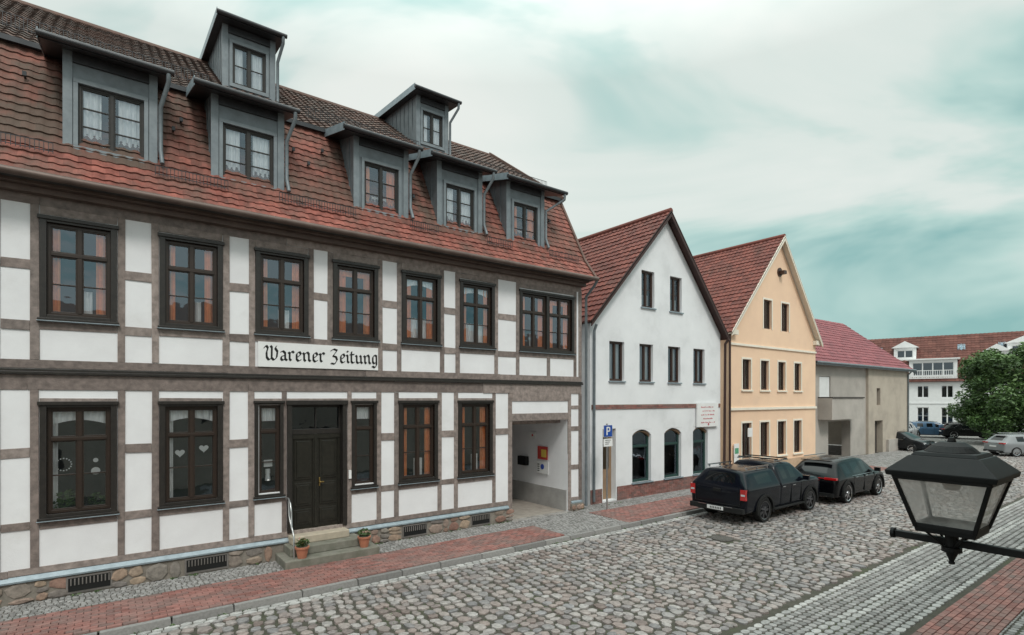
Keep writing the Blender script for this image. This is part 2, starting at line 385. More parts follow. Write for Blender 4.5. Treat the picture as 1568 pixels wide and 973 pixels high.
mb = MB(); x = -5
while x < 46:
    w = R.uniform(.8, 1.15); brick(mb, x, x+w-.008, 10.24, 10.37, -.03, .11, 0, R.random(), .012); x += w
mb.finish('kerb', [kerbm])
def brickfield(mb, x0, x1, y0, y1, z, mat, bw=.2, bh=.1):
    y = y0; r = 0
    while y+bh*.6 < y1:
        x = x0-(bw/2 if r % 2 else 0)
        while x < x1:
            a, c = max(x, x0), min(x+bw, x1)
            if c-a > .03: brick(mb, a+.002, c-.002, y+.002, min(y+bh, y1)-.002, z-.02, z+.006*math.sin(x*1.3+y*2), mat, R.random())
            x += bw
        y += bh; r += 1
def cobfield(mb, x0, x1, y0, y1, z, mat, s=.085, n=6, h=.014):
    y = y0
    while y < y1-.02:
        sy = min(s, y1-y); x = x0+R.uniform(0, s*.5)
        while x < x1:
            w = s*R.uniform(.85, 1.25); stone(mb, x+w/2, y+sy/2, w*.47, sy*.46, h, flat(z), n=n, p=3.5, jit=.08, mat=mat, tint=R.random()); x += w
        y += sy
mb = MB()
mb.face([(-6,10.37,.088),(46,10.37,.088),(46,14.2,.088),(-6,14.2,.088)], 1)
brickfield(mb, -3, 9.5, 10.42, 11.75, .112, 0); brickfield(mb, 11.95, 32, 10.42, 12.0, .112, 0)
cobfield(mb, -3, 9.5, 11.77, 12.6, .09, 2); cobfield(mb, 9.5, 11.95, 10.4, 12.7, .09, 2, s=.11)
cobfield(mb, 11.95, 22, 12.02, 12.95, .09, 2, s=.1); cobfield(mb, 22, 32, 12.02, 13.7, .09, 2, s=.16)
cobfield(mb, 32, 46, 10.4, 14, .09, 2, s=.2)
mb.finish('pavement', [redbrick, bed, smallcob])
mb = MB()
mb.face([(-6,-1,.0),(45,-1,.0),(45,3.1,.0),(-6,3.1,.0)], 1)
brickfield(mb, 3, 40, 2.2, 3.06, .02, 0); cobfield(mb, 3, 25, .6, 2.2, .002, 2, s=.13)
mb.finish('pavement', [redbrick, bed, smallcob])

# ------------------------------------------------------------------ MAIN HOUSE
H = empty('half_timbered_house')
D = 12.6
up = [(-3.85,1.1),(-2.12,1.1),(-.39,1.1),(1.377,1.1),(3.105,1.1),(4.767,1.1),(6.5,1.1),(8.22,1.14)]
gr = [(-3.85,1.1),(-2.12,1.1),(-.39,1.1),(1.377,1.1),(6.42,1.1),(8.16,1.12)]
cas = .095
ops = []
for c, w in up: ops.append((c-w/2+cas, c+w/2-cas, 5.03+cas, 6.86-cas))
ops.append((9.69+cas, 11.86-cas, 5.03+cas, 6.84-cas))
for c, w in gr: ops.append((c-w/2+cas, c+w/2-cas, 1.5+cas, 3.58-cas))
ops.append((2.56+.07, 3.12-.05, 1.5+cas, 3.5)); ops.append((4.7, 5.24, 1.5+cas, 3.5))
ops.append((3.26, 4.48, .66, 3.5)); ops.append((9.42, 11.62, .09, 2.98))
wmb = MB(); wall_open(wmb, -5, 12.2, .09, 7.4, D, ops, .3, 0)
prof = [(D,.09),(D,7.4),(13.85,10.38),(18,13.36),(22.2,10.4),(23.4,7.4),(23.4,.09)]
wmb.face([(12.2,y,z) for y, z in prof]); wmb.face([(-5,y,z) for y, z in prof]); wmb.face([(-5,23.4,.09),(12.2,23.4,.09),(12.2,23.4,7.4),(-5,23.4,7.4)])
wmb.face([(11.62,D+.3,.09),(11.62,19,.09),(11.62,19,2.98),(11.62,D+.3,2.98)]); wmb.face([(9.42,D+.3,.09),(9.42,19,.09),(9.42,19,2.98),(9.42,D+.3,2.98)])
wmb.face([(9.42,D+.3,2.98),(11.62,D+.3,2.98),(11.62,19,2.98),(9.42,19,2.98)])
wmb.finish('walls', [plaster], H)
pm = MB(); pm.box(11.585,11.618,D+.05,19,.09,.75,0); pm.box(9.42,11.6,12.45,19,.08,.097,1)
for i in range(9): pm.box(9.43,11.61,12.95+i*.7,13.1+i*.7,2.86,2.975,2)
pm.box(11.56,11.615,16.2,16.35,.75,2.85,2); pm.box(11.56,11.615,17.2,17.35,.75,2.85,2)
pm.finish('passage_parts', [M('passage_base',(.40,.39,.38),(.32,.31,.30)), M('passage_floor',(.36,.32,.28),(.27,.24,.21),scale=6,bump=.3), timber], H)
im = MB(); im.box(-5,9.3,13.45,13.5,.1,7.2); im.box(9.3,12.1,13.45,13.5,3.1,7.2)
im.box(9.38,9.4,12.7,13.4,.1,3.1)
im.finish('room_backdrop', [roomdark], H)

bm = MB()
def beam(x0, x1, z0, z1, j=.008):
    r = lambda: R.uniform(-j, j)
    y = D-R.uniform(.012, .026); b = len(bm.v); yb = D+.02; t = R.random()
    bm.v += [(x0+r(),y,z0+r()),(x1+r(),y,z0+r()),(x1+r(),y-r()*.3,z1+r()),(x0+r(),y,z1+r())]
    f = bm.v[b:b+4]; bm.v += [(p[0],yb,p[2]) for p in f]
    for q in ((0,1,2,3),(0,4,5,1),(1,5,6,2),(2,6,7,3),(3,7,4,0)): bm.f.append(tuple(b+i for i in q)); bm.m.append(0); bm.t.append(t)
def hrail(x0, x1, z0, z1):
    x = x0
    while x < x1-.01:
        w = R.uniform(2.5, 4.2)
        if x1-x-w < 1: w = x1-x
        beam(x, x+w-.004, z0, z1); x += w
hrail(-5,12.2,7.04,7.3); hrail(-5,12.2,4.17,4.33); hrail(-5,12.2,3.8,4.06); hrail(-5,9.3,.57,.69)
beam(11.66,12.2,.4,.52)
pw = .125
def gaps(wins, zlo, zhi, zmid, left, right):
    xs = [left]+[v for c in wins for v in c]+[right]
    for i in range(0, len(xs), 2):
        a, b = xs[i], xs[i+1]
        if i > 0: beam(a+.005, a+pw, zlo, zhi)
        if i < len(xs)-2: beam(b-pw, b-.005, zlo, zhi)
        if b-a > .35: beam(a+pw, b-pw, zmid-.085, zmid+.085)
ue = [(c-w/2, c+w/2) for c, w in up]+[(9.69, 11.86)]
gaps(ue, 4.33, 7.04, 5.98, -5, 12.2); beam(12.07,12.2,4.33,7.04)
for i, (a, b) in enumerate(ue): beam(a, b, 4.87, 5.0); beam(a, b, 6.9, 7.04)
for i in range(len(ue)-1): beam(ue[i][1]+pw, ue[i+1][0]-pw, 4.84, 5.0)
ge = [(c-w/2, c+w/2) for c, w in gr[:4]]+[(2.54, 5.28)]+[(c-w/2, c+w/2) for c, w in gr[4:]]
gaps(ge, .69, 3.8, 2.7, -5, 9.42)
for a, b in ge:
    if a == 2.54: beam(2.54,3.16,1.37,1.5); beam(4.62,5.28,1.37,1.5)
    else: beam(a, b, 1.35, 1.49)
    beam(a, b, 3.58, 3.65)
for i in range(len(ge)-1): beam(ge[i][1]+pw, ge[i+1][0]-pw, 1.36, 1.5)
beam(10.75,10.88,4.33,4.87)
beam(3.1,3.2,.69,3.8); beam(4.56,4.66,.69,3.8)
beam(9.28,9.42,.45,3.8); beam(11.62,11.74,.12,3.8); beam(12.07,12.2,.2,3.8); beam(9.42,11.62,2.98,3.2); beam(9.42,11.62,3.56,3.8)
beam(11.74,12.07,2.62,2.76); beam(11.74,12.07,1.4,1.54); beam(11.74,12.07,3.3,3.42)
bm.finish('timber_frame', [timber], H, bevel=.004)

tm = MB()
tm.box(-5,12.22,D-.075,D,4.07,4.12,0); tm.box(-5,12.22,D-.05,D,4.12,4.168,0)
tm.box(-5,12.25,12.28,12.62,7.305,7.37,1); tm.box(-5,12.25,12.42,12.61,7.2,7.304,1)
tm.extr([(-5,D,.575),(-5,D-.07,.5),(-5,D-.07,.465),(-5,D,.465)],(14.28,0,0),2)
tm.extr([(11.74,D,.42),(11.74,D-.07,.36),(11.74,D-.07,.32),(11.74,D,.32)],(.46,0,0),2)
tm.finish('mouldings', [darkwood, gutterb, zincstrip], H, bevel=.006)

wm = MB(); cm = MB()
def casing(x0, x1, z0, z1, t=cas):
    wm.box(x0, x0+t, D-.05, D+.09, z0, z1, 0); wm.box(x1-t, x1, D-.05, D+.09, z0, z1, 0)
    wm.box(x0-.03, x1+.03, D-.075, D+.09, z1-t*.55, z1+.012, 0); wm.box(x0+t, x1-t, D-.045, D+.09, z1-t, z1-t*.55, 0)
    wm.box(x0-.03, x1+.03, D-.085, D+.09, z0-.01, z0+.035, 0); wm.box(x0+t, x1-t, D-.05, D+.09, z0+.035, z0+t, 0)
    wm.box(x0-.04, x1+.04, D-.1, D-.01, z0-.024, z0-.01, 2)
def drapes(x0, x1, z0, z1, kind):
    w = x1-x0; y = D+.125
    if kind == 'o':
        a = R.uniform(.26, .36)*w
        curtain(cm, x0, x0+a, z0, z1, y, 0); curtain(cm, x1-a*R.uniform(.8,1.2), x1, z0, z1, y, 0); curtain(cm, x0, x1, z1-.22, z1, y-.012, 0, .012)
        if R.random() < .7: curtain(cm, x0+a*.8, x1-a*.6, z0, z0+.6, y+.05, 1)
    elif kind == 's':   # narrow side drapes, mostly dark room
        a = .2*w
        curtain(cm, x0, x0+a, z0, z1, y, 0); curtain(cm, x1-a*1.2, x1, z0, z1, y, 0)
        curtain(cm, x0+.45*w, x0+.7*w, z0, z0+.5, y+.05, 1)
    elif kind == 'p':
        a = R.uniform(.2, .3)*w
        curtain(cm, x0, x0+a, z0, z1, y, 0); curtain(cm, x1-a, x1, z0, z1, y, 0)
        curtain(cm, x0+a*.9, x1-a*.9, z0, z0+.6, y+.03, 1); curtain(cm, x0, x1, z1-.3, z1, y-.012, 1, .012, gather=.1)
    elif kind == 'w':
        curtain(cm, x0, x0+.28*w, z0, z1, y, 1); curtain(cm, x1-.3*w, x1, z0, z1, y, 1); curtain(cm, x0, x1, z1-.3, z1, y-.012, 1, .012, gather=.08)
    elif kind == 'n':
        curtain(cm, x0, x1, z1-.34, z1, y, 1, .015, gather=.1); curtain(cm, x0, x0+.16*w, z0, z1, y+.03, 1)
kinds = ['o','o','s','s','s','o','p','p']
for i, (c, w) in enumerate(up):
    casing(c-w/2, c+w/2, 5.03, 6.86); window(wm, c, 5.03+cas, 6.86-cas, w-2*cas, D+.03, 2, .67, rows=2, fm=3)
    drapes(c-w/2+cas, c+w/2-cas, 5.12, 6.77, kinds[i])
casing(9.69, 11.86, 5.03, 6.84)
wm.box(10.73,10.83,D-.03,D+.09,5.12,6.75,0)
window(wm, (9.785+10.73)/2, 5.125, 6.745, 10.73-9.785, D+.03, 2, .67, rows=2, fm=3); window(wm, (10.83+11.765)/2, 5.125, 6.745, 11.765-10.83, D+.03, 2, .67, rows=2, fm=3)
drapes(9.8,10.7,5.12,6.75,'s'); drapes(10.85,11.76,5.12,6.75,'o')
for i, (c, w) in enumerate(gr):
    casing(c-w/2, c+w/2, 1.5, 3.58); window(wm, c, 1.5+cas, 3.58-cas, w-2*cas, D+.03, 2, .7, rows=2, fm=3)
    drapes(c-w/2+cas, c+w/2-cas, 1.6, 3.49, 'n' if i < 4 else 's')
for (a, b) in ((2.54, 3.12), (4.66, 5.28)):
    casing(a, b, 1.5, 3.58, .07); window(wm, (a+b)/2, 1.57, 3.51, b-a-.14, D+.03, 1, .7, rows=2, fm=3)
    curtain(cm, a+.08, b-.08, 3.15, 3.5, D+.14, 1)
wm.finish('windows', [darkwood, glass, zincstrip, sashwood], H, bevel=.004)
cm.finish('curtains', [cur_orange, cur_white], H)

dm = MB()
def heart(cx, cz, s, y):
    pts = []
    for i in range(24):
        t = 2*math.pi*i/24; pts.append((cx+s*16*math.sin(t)**3/16, y, cz+s*(13*math.cos(t)-5*math.cos(2*t)-2*math.cos(3*t)-math.cos(4*t))/16))
    dm.extr(pts, (0, .02, 0), 0)
heart(1.18,2.55,.085,D+.09); heart(1.6,2.62,.085,D+.09)
for i in range(16):
    a = 2*math.pi*i/16; dm.cyl((-.62+.11*math.cos(a), D+.1, 2.45+.11*math.sin(a)), .013,.013,.02,6,0,'y')
dm.cyl((-.16,D+.1,2.3),.07,.07,.02,12,0,'y'); dm.cyl((-.16,D+.1,2.50),.04,.04,.02,12,0,'y')
dm.cyl((2.83,D+.12,1.85),.06,.04,.16,10,0,'z'); dm.cyl((2.83,D+.12,2.0),.05,.05,.1,10,0,'z'); dm.box(2.75,2.92,D+.1,D+.13,2.15,2.3,0)
dm.box(4.58,4.64,D-.06,D-.027,1.75,1.95,0)
dm.finish('window_ornaments', [whitep], H)
pl = MB(); leaves(pl,(-.55,D+.13,1.8),(.25,.04,.2),120,.06); leaves(pl,(-.1,D+.14,1.75),(.2,.04,.15),90,.06)
leaf = M('leaf', None, rough=.6, palette=[(.03,.055,.016),(.055,.10,.028),(.09,.15,.045)], scale=4)
pl.finish('window_plants', [leaf], H)

dr = MB(); y = D+.12
dr.box(3.2,3.3,D-.05,D+.3,.66,3.58,0); dr.box(4.44,4.54,D-.05,D+.3,.66,3.58,0); dr.box(3.18,4.56,D-.075,D+.3,3.5,3.6,0)
dr.box(3.3,4.44,D+.1,D+.2,2.83,2.95,0)
for (a, b) in ((3.3,3.858),(3.866,4.44)):
    dr.box(a,b,y+.03,y+.08,.68,2.83,1)
    for (p, q) in ((.78,1.12),(1.2,1.72),(1.8,2.72)):
        dr.box(a+.09,b-.09,y+.01,y+.03,p,q,1); dr.box(a+.14,b-.14,y-.006,y+.012,p+.05,q-.05,1)
    dr.box(a,a+.06,y+.005,y+.03,.68,2.83,1); dr.box(b-.06,b,y+.005,y+.03,.68,2.83,1)
dr.box(3.83,3.89,y-.02,y+.03,.68,2.83,1)
dr.box(3.3,4.44,y-.01,y+.03,2.72,2.83,1)
dr.box(3.3,3.34,y,y+.06,2.95,3.5,0); dr.box(4.4,4.44,y,y+.06,2.95,3.5,0); dr.box(3.34,4.4,y,y+.06,3.44,3.5,0); dr.box(3.85,3.88,y,y+.05,2.95,3.44,0)
dr.face([(3.34,y+.03,2.95),(4.4,y+.03,2.95),(4.4,y+.035,3.44),(3.34,y+.03,3.44)],2)
dr.cyl((3.95,y-.07,1.72),.022,.022,.07,10,3,'y'); dr.box(3.93,4.03,y-.085,y-.065,1.71,1.735,3); dr.box(3.935,3.965,y-.012,y,1.62,1.82,3)
dr.finish('front_door', [darkwood, doorwood, glass2, M('brass',(.45,.3,.1),(.35,.25,.1),rough=.35,metal=.9)], H, bevel=.006)
st = MB(); st.box(2.95,5.0,11.72,12.58,.08,.27,0); st.box(3.12,4.72,12.02,12.58,.27,.45,0); st.box(3.22,4.5,12.28,12.72,.45,.62,1); st.box(3.26,4.48,12.58,12.8,.6,.665,1)
st.finish('door_steps', [stepstone, stepbeige], H, bevel=.02)
pipe('handrail', [(3.17,12.52,1.45),(3.17,12.35,1.47),(3.17,12.2,1.38),(3.17,12.12,1.2),(3.17,12.1,.9),(3.17,12.0,.8),(3.17,11.93,.72),(3.17,11.9,.27)], .018, steel, H)
pipe('handrail_lower', [(3.17,12.35,1.47),(3.17,12.3,1.1),(3.17,12.1,.85)], .014, steel, H)

def sign_text(parent):
    sg = MB(); sg.box(2.6,5.31,D-.045,D-.02,4.33,4.87,0)
    G = {
     'i': (.40,[[(0,.88),(.12,.75),(.12,.2),(.26,.05)],[(.06,1.28),(.16,1.18)]]),
     'n': (.90,[[(0,.88),(.12,.75),(.12,.2),(.26,.05)],[(.14,.72),(.42,.98),(.58,.78),(.58,.2),(.74,.05)]]),
     'u': (.90,[[(0,.88),(.12,.75),(.12,.2),(.28,.04),(.56,.25)],[(.46,.88),(.58,.75),(.58,.2),(.74,.05)]]),
     'r': (.66,[[(0,.88),(.12,.75),(.12,.2),(.26,.05)],[(.14,.72),(.36,1.0),(.52,.82)]]),
     'e': (.72,[[(.2,.42),(.54,.72),(.38,.98),(.12,.75),(.12,.22),(.3,.02),(.56,.2)]]),
     'a': (.80,[[(.06,.82),(.28,.98),(.5,.78),(.5,.2),(.68,.05)],[(.5,.55),(.14,.42),(.12,.2),(.26,.03),(.5,.22)]]),
     't': (.58,[[(.14,1.25),(.12,1.0),(.12,.2),(.28,.04),(.48,.18)],[(-.04,.92),(.42,.96)]]),
     'g': (.74,[[(.5,.9),(.28,1.0),(.1,.78),(.1,.25),(.26,.06),(.5,.28)],[(.5,.98),(.52,-.08),(.32,-.36),(.04,-.2)]]),
     'W': (1.42,[[(-.02,1.15),(.18,1.42),(.34,1.2),(.22,.75),(.24,.28),(.44,.03),(.68,.25)],[(.58,1.42),(.7,1.25),(.68,.25),(.88,.03),(1.14,.3),(1.2,.9),(1.0,1.2),(1.12,1.42)]]),
     'Z': (1.0,[[(.06,1.2),(.38,1.42),(.74,1.3),(.3,.7),(.62,.62),(.74,.3),(.48,-.12),(.1,-.05)]]),
     ' ': (.42, [])}
    u = .225; x = 2.72; z0 = 4.47; nx, nz = math.cos(math.radians(42))*.12, math.sin(math.radians(42))*.12; yy = D-.0462
    for ch in 'Warener Zeitung':
        adv, strokes = G[ch]
        for s in strokes:
            for (p, q) in zip(s[:-1], s[1:]):
                for (ax, az) in ((nx, nz), (.025, -.028)):
                    yy -= .00003
                    P = [(p[0]-ax,p[1]-az),(p[0]+ax,p[1]+az),(q[0]+ax,q[1]+az),(q[0]-ax,q[1]-az)]
                    sg.face([(x+a*u, yy, z0+b*u) for a, b in P], 1)
        x += adv*u
    sg.finish('newspaper_sign_board', [whitep, blackp], parent)
sign_text(H)

ps = MB(); ps.box(-5,9.3,D-.03,D+.2,.05,.465,1); ps.box(11.7,12.2,D-.1,D+.2,.05,.32,1)
vert = [(-.55,.06),(1.28,2.0),(5.99,6.62),(8.03,8.6)]
def vt(a, b, h): return (a, D-.03-h, b)
x = -3.5
while x < 9.3:
    w = R.uniform(.16, .42); nrow = R.choice((1,2,2,3)); z = .1; tot = .36
    cuts = sorted([R.uniform(.25,.75) for _ in range(nrow-1)]); cuts = [0]+cuts+[1]
    if not any(v0-.08 < x+w/2 < v1+.08 for v0, v1 in vert) and not 2.95 < x+w/2 < 5.0:
        for a, b in zip(cuts, cuts[1:]):
            if b-a > .12: stone(ps, x+w/2+R.uniform(-.03,.03), z+(a+b)/2*tot, w*R.uniform(.42,.5), (b-a)*tot*.48, R.uniform(.015,.045), vt, n=8, p=2.4, jit=.16, tint=R.random(), rot=R.uniform(-.15,.15))
    x += w
for x in (11.8,12.0,12.15): stone(ps, x, .2, .1, .09, .1, vt, tint=R.random())
for v0, v1 in vert:
    ps.box(v0-.03,v1+.03,D-.05,D-.02,.13,.44,3)
    ps.box(v0,v1,D-.056,D-.04,.17,.41,2)
    n = int((v1-v0)/.055)
    for i in range(n): ps.box(v0+.03+i*.055,v0+.048+i*.055,D-.07,D-.05,.28,.4,3)
ps.finish('stone_plinth', [fieldstone, mortar, blackp, M('vent_frame',(.2,.18,.17),(.13,.12,.11))], H)

# roof
tile_roof('roof_tiles_eave', (-5,12.12,7.42), (1,0,0), (0,.48,.62), 17.35, .79, .2, .2, tiles_eave, H, .5, .026)
tile_roof('roof_tiles_mansard', (-5,12.6,8.04), (1,0,0), (0,1.27,2.4), 17.35, 2.72, .2, .19, tiles_red, H, .5, .026)
tile_roof('roof_tiles_upper', (-5,13.72,10.36), (1,0,0), (0,4.3,3.05), 17.4, 5.27, .2, .25, tiles_brown, H, .7, .03)
rb = MB()
rb.extr([(-5,12.14,7.36),(-5,12.6,7.98),(-5,13.87,10.36),(-5,18.0,13.3),(-5,23.9,7.3)],(17.33,0,0),0)
rb.cyl((-5,18.02,13.38),.11,.11,17.4,10,1,'x')
rb.box(-5,12.42,13.66,13.86,10.3,10.4,2)
rb.finish('roof_body', [roomdark, tiles_brown, gutterm], H)
vg = MB()
for (p, q) in (((12.08,7.45),(12.58,8.1)),((12.58,8.1),(13.85,10.5)),((13.6,10.42),(18,13.52))):
    vg.extr([(12.32,p[0],p[1]-.12),(12.32,p[0],p[1]+.02),(12.32,q[0],q[1]+.02),(12.32,q[0],q[1]-.12)],(.09,0,0),0)
vg.finish('verge', [tiles_brown], H)
pipe('gutter_main', [(-5,12.07,7.40),(12.42,12.07,7.40)], .065, gutterb, H)
pipe('downpipe', [(12.38,12.07,7.36),(12.38,12.2,7.2),(12.32,12.5,6.9),(12.32,12.5,.2)], .045, zinc, H)
sg = MB()
def snow(x0, x1, y, z, h=.13, m=0):
    sg.box(x0,x1,y-.006,y+.006,z+h,z+h+.012); sg.box(x0,x1,y-.006,y+.006,z+.03,z+.042)
    n = int((x1-x0)/.06)
    for i in range(n+1):
        x = x0+(x1-x0)*i/n; sg.box(x-.005,x+.005,y-.004,y+.004,z,z+h+.01)
for a, b in ((-3,-.75),(.75,2.0),(3.0,4.7),(6.1,6.9),(8.45,9.3),(10.7,11.9)): snow(a, b, 12.42, 7.93, .18)
for a, b in ((-3,1.9),(4.1,7.3),(9.4,12.2)): snow(a, b, 14.3, 10.87, .26)
for x in (-1.6,-1.2,1.1,1.25,3.5,3.8,4.2,6.45,9.0,11.3):
    z = R.uniform(8.7,9.9); y = 12.6+(z-8.04)/2.4*1.27; sg.cyl((x,y-.14,z),.02,.02,.16,8,0,'y'); sg.box(x-.03,x+.03,y-.16,y-.12,z-.02,z+.06)
sg.finish('snow_guards', [gutterm], H)

def dormer(cx, ww, hw, rh, yf, zb, zt, wz0, wz1, yb, slope, rows, idx, cur='w', rcx=None, plant=False):
    d = MB(); rcx = cx if rcx is None else rcx
    wall_open(d, cx-hw, cx+hw, zb, zt, yf, [(cx-ww/2, cx+ww/2, wz0, wz1)], .12, 0)
    for x in (cx-hw, cx+hw):
        d.face([(x,yf,zb),(x,yb,zb),(x,yb,zt+(yb-yf)*slope),(x,yf,zt)], 0)
        n = int((yb-yf)/.3)
        for i in range(1, n+1):
            yy = yf+i*.3; xx = (x-.018, x) if x < cx else (x, x+.018)
            d.box(*xx, yy-.01, yy+.01, zb, zt+(yy-yf)*slope-.03, 0)
    d.box(cx-hw-.02,cx-hw+.12,yf-.025,yf-.001,zb,zt,1); d.box(cx+hw-.12,cx+hw+.02,yf-.025,yf-.001,zb,zt,1)
    d.box(cx-ww/2-.07,cx+ww/2+.07,yf-.035,yf-.001,wz0-.09,wz0,1); d.box(cx-ww/2-.07,cx+ww/2+.07,yf-.035,yf-.001,wz1,wz1+.08,1)
    d.box(cx-ww/2-.07,cx-ww/2,yf-.034,yf-.001,wz0,wz1,1); d.box(cx+ww/2,cx+ww/2+.07,yf-.034,yf-.001,wz0,wz1,1)
    d.box(cx-hw+.12,cx+hw-.12,yf-.05,yf-.001,zt-.2,zt-.02,2)
    y0 = yf-.34; z0 = zt-.34*slope
    d.extr([(rcx-rh,y0,z0),(rcx-rh,yb+.2,z0+(yb+.2-y0)*slope),(rcx-rh,yb+.2,z0+(yb+.2-y0)*slope+.13),(rcx-rh,y0,z0+.13)],(2*rh,0,0),2)
    d.box(cx-hw+.03,cx+hw-.03,yf+.6,yf+.64,zb,zt-.01,3)
    window(d, cx, wz0, wz1, ww, yf+.03, 2, None, rows=rows, fr=.045, mull=.06, fm=4, gm=5)
    d.finish('dormer_%d' % idx, [zinc, zinc_l, gutterm, roomdark, darkwood, glass], H, bevel=.004)
    c = MB()
    if cur == 'w': curtain(c, cx-ww/2, cx-ww*.16, wz0, wz1, yf+.125, 0); curtain(c, cx+ww*.1, cx+ww/2, wz0, wz1, yf+.125, 0)
    elif cur == 'o': curtain(c, cx-ww/2, cx-ww*.28, wz0, wz1, yf+.125, 1); curtain(c, cx+ww*.2, cx+ww/2, wz0, wz1, yf+.125, 1); curtain(c, cx-.2, cx+.3, wz0, wz0+.4, yf+.16, 0)
    if cur: c.finish('dormer_curtain_%d' % idx, [cur_white, cur_orange], H)
    pipe('dormer_gutter_%d' % idx, [(rcx-rh-.02,y0-.05,z0+.06),(rcx+rh+.04,y0-.05,z0+.06)], .055, gutterm, H)
    xr = rcx+rh-.05
    pipe('dormer_pipe_%d' % idx, [(xr,y0-.05,z0+.02),(xr,y0-.03,z0-.14),(cx+hw+.07,yf-.04,z0-.5),(cx+hw+.07,yf-.03,zb+.45),(cx+hw+.09,yf-.15,zb+.15)], .04, zinc, H)
    f = MB(); x = rcx-rh-.012
    f.extr([(x,y0-.04,z0-.03),(x,yb,z0-.03+(yb-y0)*slope),(x,yb,z0+.16+(yb-y0)*slope),(x,y0-.04,z0+.16)],(.012,0,0),0)
    f.finish('dormer_flashing_%d' % idx, [zincstrip], H)
for i, (c, rc, cu) in enumerate(((-3.2,-3.2,'w'),(.085,.03,'w'),(2.45,2.38,'w'),(5.47,5.38,'o'),(7.74,7.66,'w'),(10.02,10.2,'o'))):
    dormer(c, 1.0 if i < 3 else .9, .70, .98 if i < 5 else 1.1, 12.72, 8.08, 9.97, 8.27, 9.42, 14.2, .27, 3, i, cu, rc)
dormer(3.0, .8, .62, .80, 15.5, 10.9, 13.22, 11.76, 12.80, 18.4, .1, 2, 10, 'w')
dormer(8.4, .72, .56, .80, 15.5, 10.9, 13.22, 11.8, 12.80, 18.4, .1, 2, 11, 'w')
po = MB(); X = 11.6
po.box(X-.02,X,13.55,14.05,1.62,2.05,0); po.box(X-.026,X-.02,13.6,13.85,1.7,1.95,1)
po.box(X-.02,X,13.5,14.1,1.15,1.56,2); po.cyl((X-.026,13.8,1.38),.09,.09,.006,16,3,'x'); po.box(X-.02,X,14.15,14.5,2.3,2.5,2); po.box(X-.026,X-.02,14.28,14.36,2.36,2.43,4)
for i in range(4): po.box(X-.024,X-.02,13.95,14.05,1.22+i*.07,1.25+i*.07,5)
po.box(X-.14,X,14.55,15.0,1.35,1.65,5)
po.finish('passage_signs', [M('poster_red',(.55,.06,.05),(.45,.05,.04)), M('poster_yellow',(.75,.55,.08),(.7,.5,.1)), whitep, M('poster_blue',(.03,.08,.4),(.03,.07,.35)), M('poster_red2',(.6,.05,.05)), blackp], H)

# ------------------------------------------------------------------ gabled houses
def gable_house(name, x0, x1, y, depth, eave, peak, xp, ops, aops, wallm, roofm, framem, gl, barge, base=.09, over=.28):
    P = empty(name); w = MB()
    wall_open(w, x0, x1, base, eave, y, ops, .22, 0); gable_wall(w, x0, x1, eave, peak, xp, y, aops, .22, 0)
    yb = y+depth
    pr = [(x0,base),(x1,base),(x1,eave),(xp,peak),(x0,eave)]
    w.face([(a,yb,b) for a, b in pr]); w.face([(x0,y,base),(x0,yb,base),(x0,yb,eave),(x0,y,eave)]); w.face([(x1,y,base),(x1,yb,base),(x1,yb,eave),(x1,y,eave)])
    w.finish('walls', [wallm], P)
    i = MB(); i.box(x0+.1,x1-.1,y+.6,y+.65,base,eave); i.box(xp-1.8,xp+1.8,y+.6,y+.65,eave,eave+1.9); i.finish('room_backdrop', [roomdark], P)
    for side, xe in ((-1, x0), (1, x1)):
        sl = (peak-eave)/abs(xp-xe); ex = xe+side*.22; ez = eave-.22*sl+.1
        v = Vector((xp-ex, 0, peak+.12-ez)); tile_roof('roof_tiles', (ex,y-over,ez), (0,1,0), v, depth+over, v.length, .22, .28, roofm, P, .7)
        b = MB()
        a0 = Vector((ex,y-over-.02,ez+.04)); a1 = Vector((xp,y-over-.02,peak+.16))
        b.extr([a0, a1, a1-Vector((0,0,.24)), a0-Vector((0,0,.2))], (0,.04,0), 0)
        b.extr([a0-Vector((0,0,.06)), a1-Vector((0,0,.06)), a1-Vector((0,0,.1)), a0-Vector((0,0,.1))], (0,over+depth,0), 0)
        b.finish('barge_board', [barge], P)
    r = MB(); r.cyl((xp,y-over,peak+.14),.11,.11,depth+over,10,0,'y',.4); r.finish('ridge', [roofm], P)
    return P
frame_br = M('window_brown', (.055,.028,.02), (.04,.02,.015), rough=.45)
plaster2 = M('plaster_house_white', (.80,.81,.83), (.72,.73,.75), rough=.9, scale=.8, bump=.2, c3=(.58,.59,.60), c3scale=.8, c3rng=(.52,.85))
w1 = [14.2,15.77,17.41,19.01]
o1 = [(c-.38,c+.38,4.25,5.62) for c in w1]
gr2 = [(15.0,16.04,.62,2.53),(16.8,17.85,.62,2.53),(18.6,19.6,.62,2.53)]
o1 += gr2+[(13.5,14.15,.15,2.6)]
a1 = [(15.5,16.23,6.96,8.3),(17.15,17.88,6.96,8.3)]
frame_dk = M('barge_dark', (.06,.025,.022), (.04,.02,.017), rough=.6)
P2 = gable_house('gabled_house', 12.9, 20.5, 12.9, 11, 6.3, 10.5, 16.85, o1, a1, plaster2, tiles_dark, frame_br, glass2, frame_dk)
w = MB(); cu = MB()
for c in w1: window(w, c, 4.25, 5.62, .76, 13.0, 2, None, 1); w.box(c-.42,c+.42,12.84,12.98,4.2,4.248,2); curtain(cu, c-.36, c+.36 if R.random()<.3 else c-.1, 4.3, 5.6, 13.15, 0); curtain(cu, c+.15, c+.36, 4.3, 5.6, 13.15, 0)
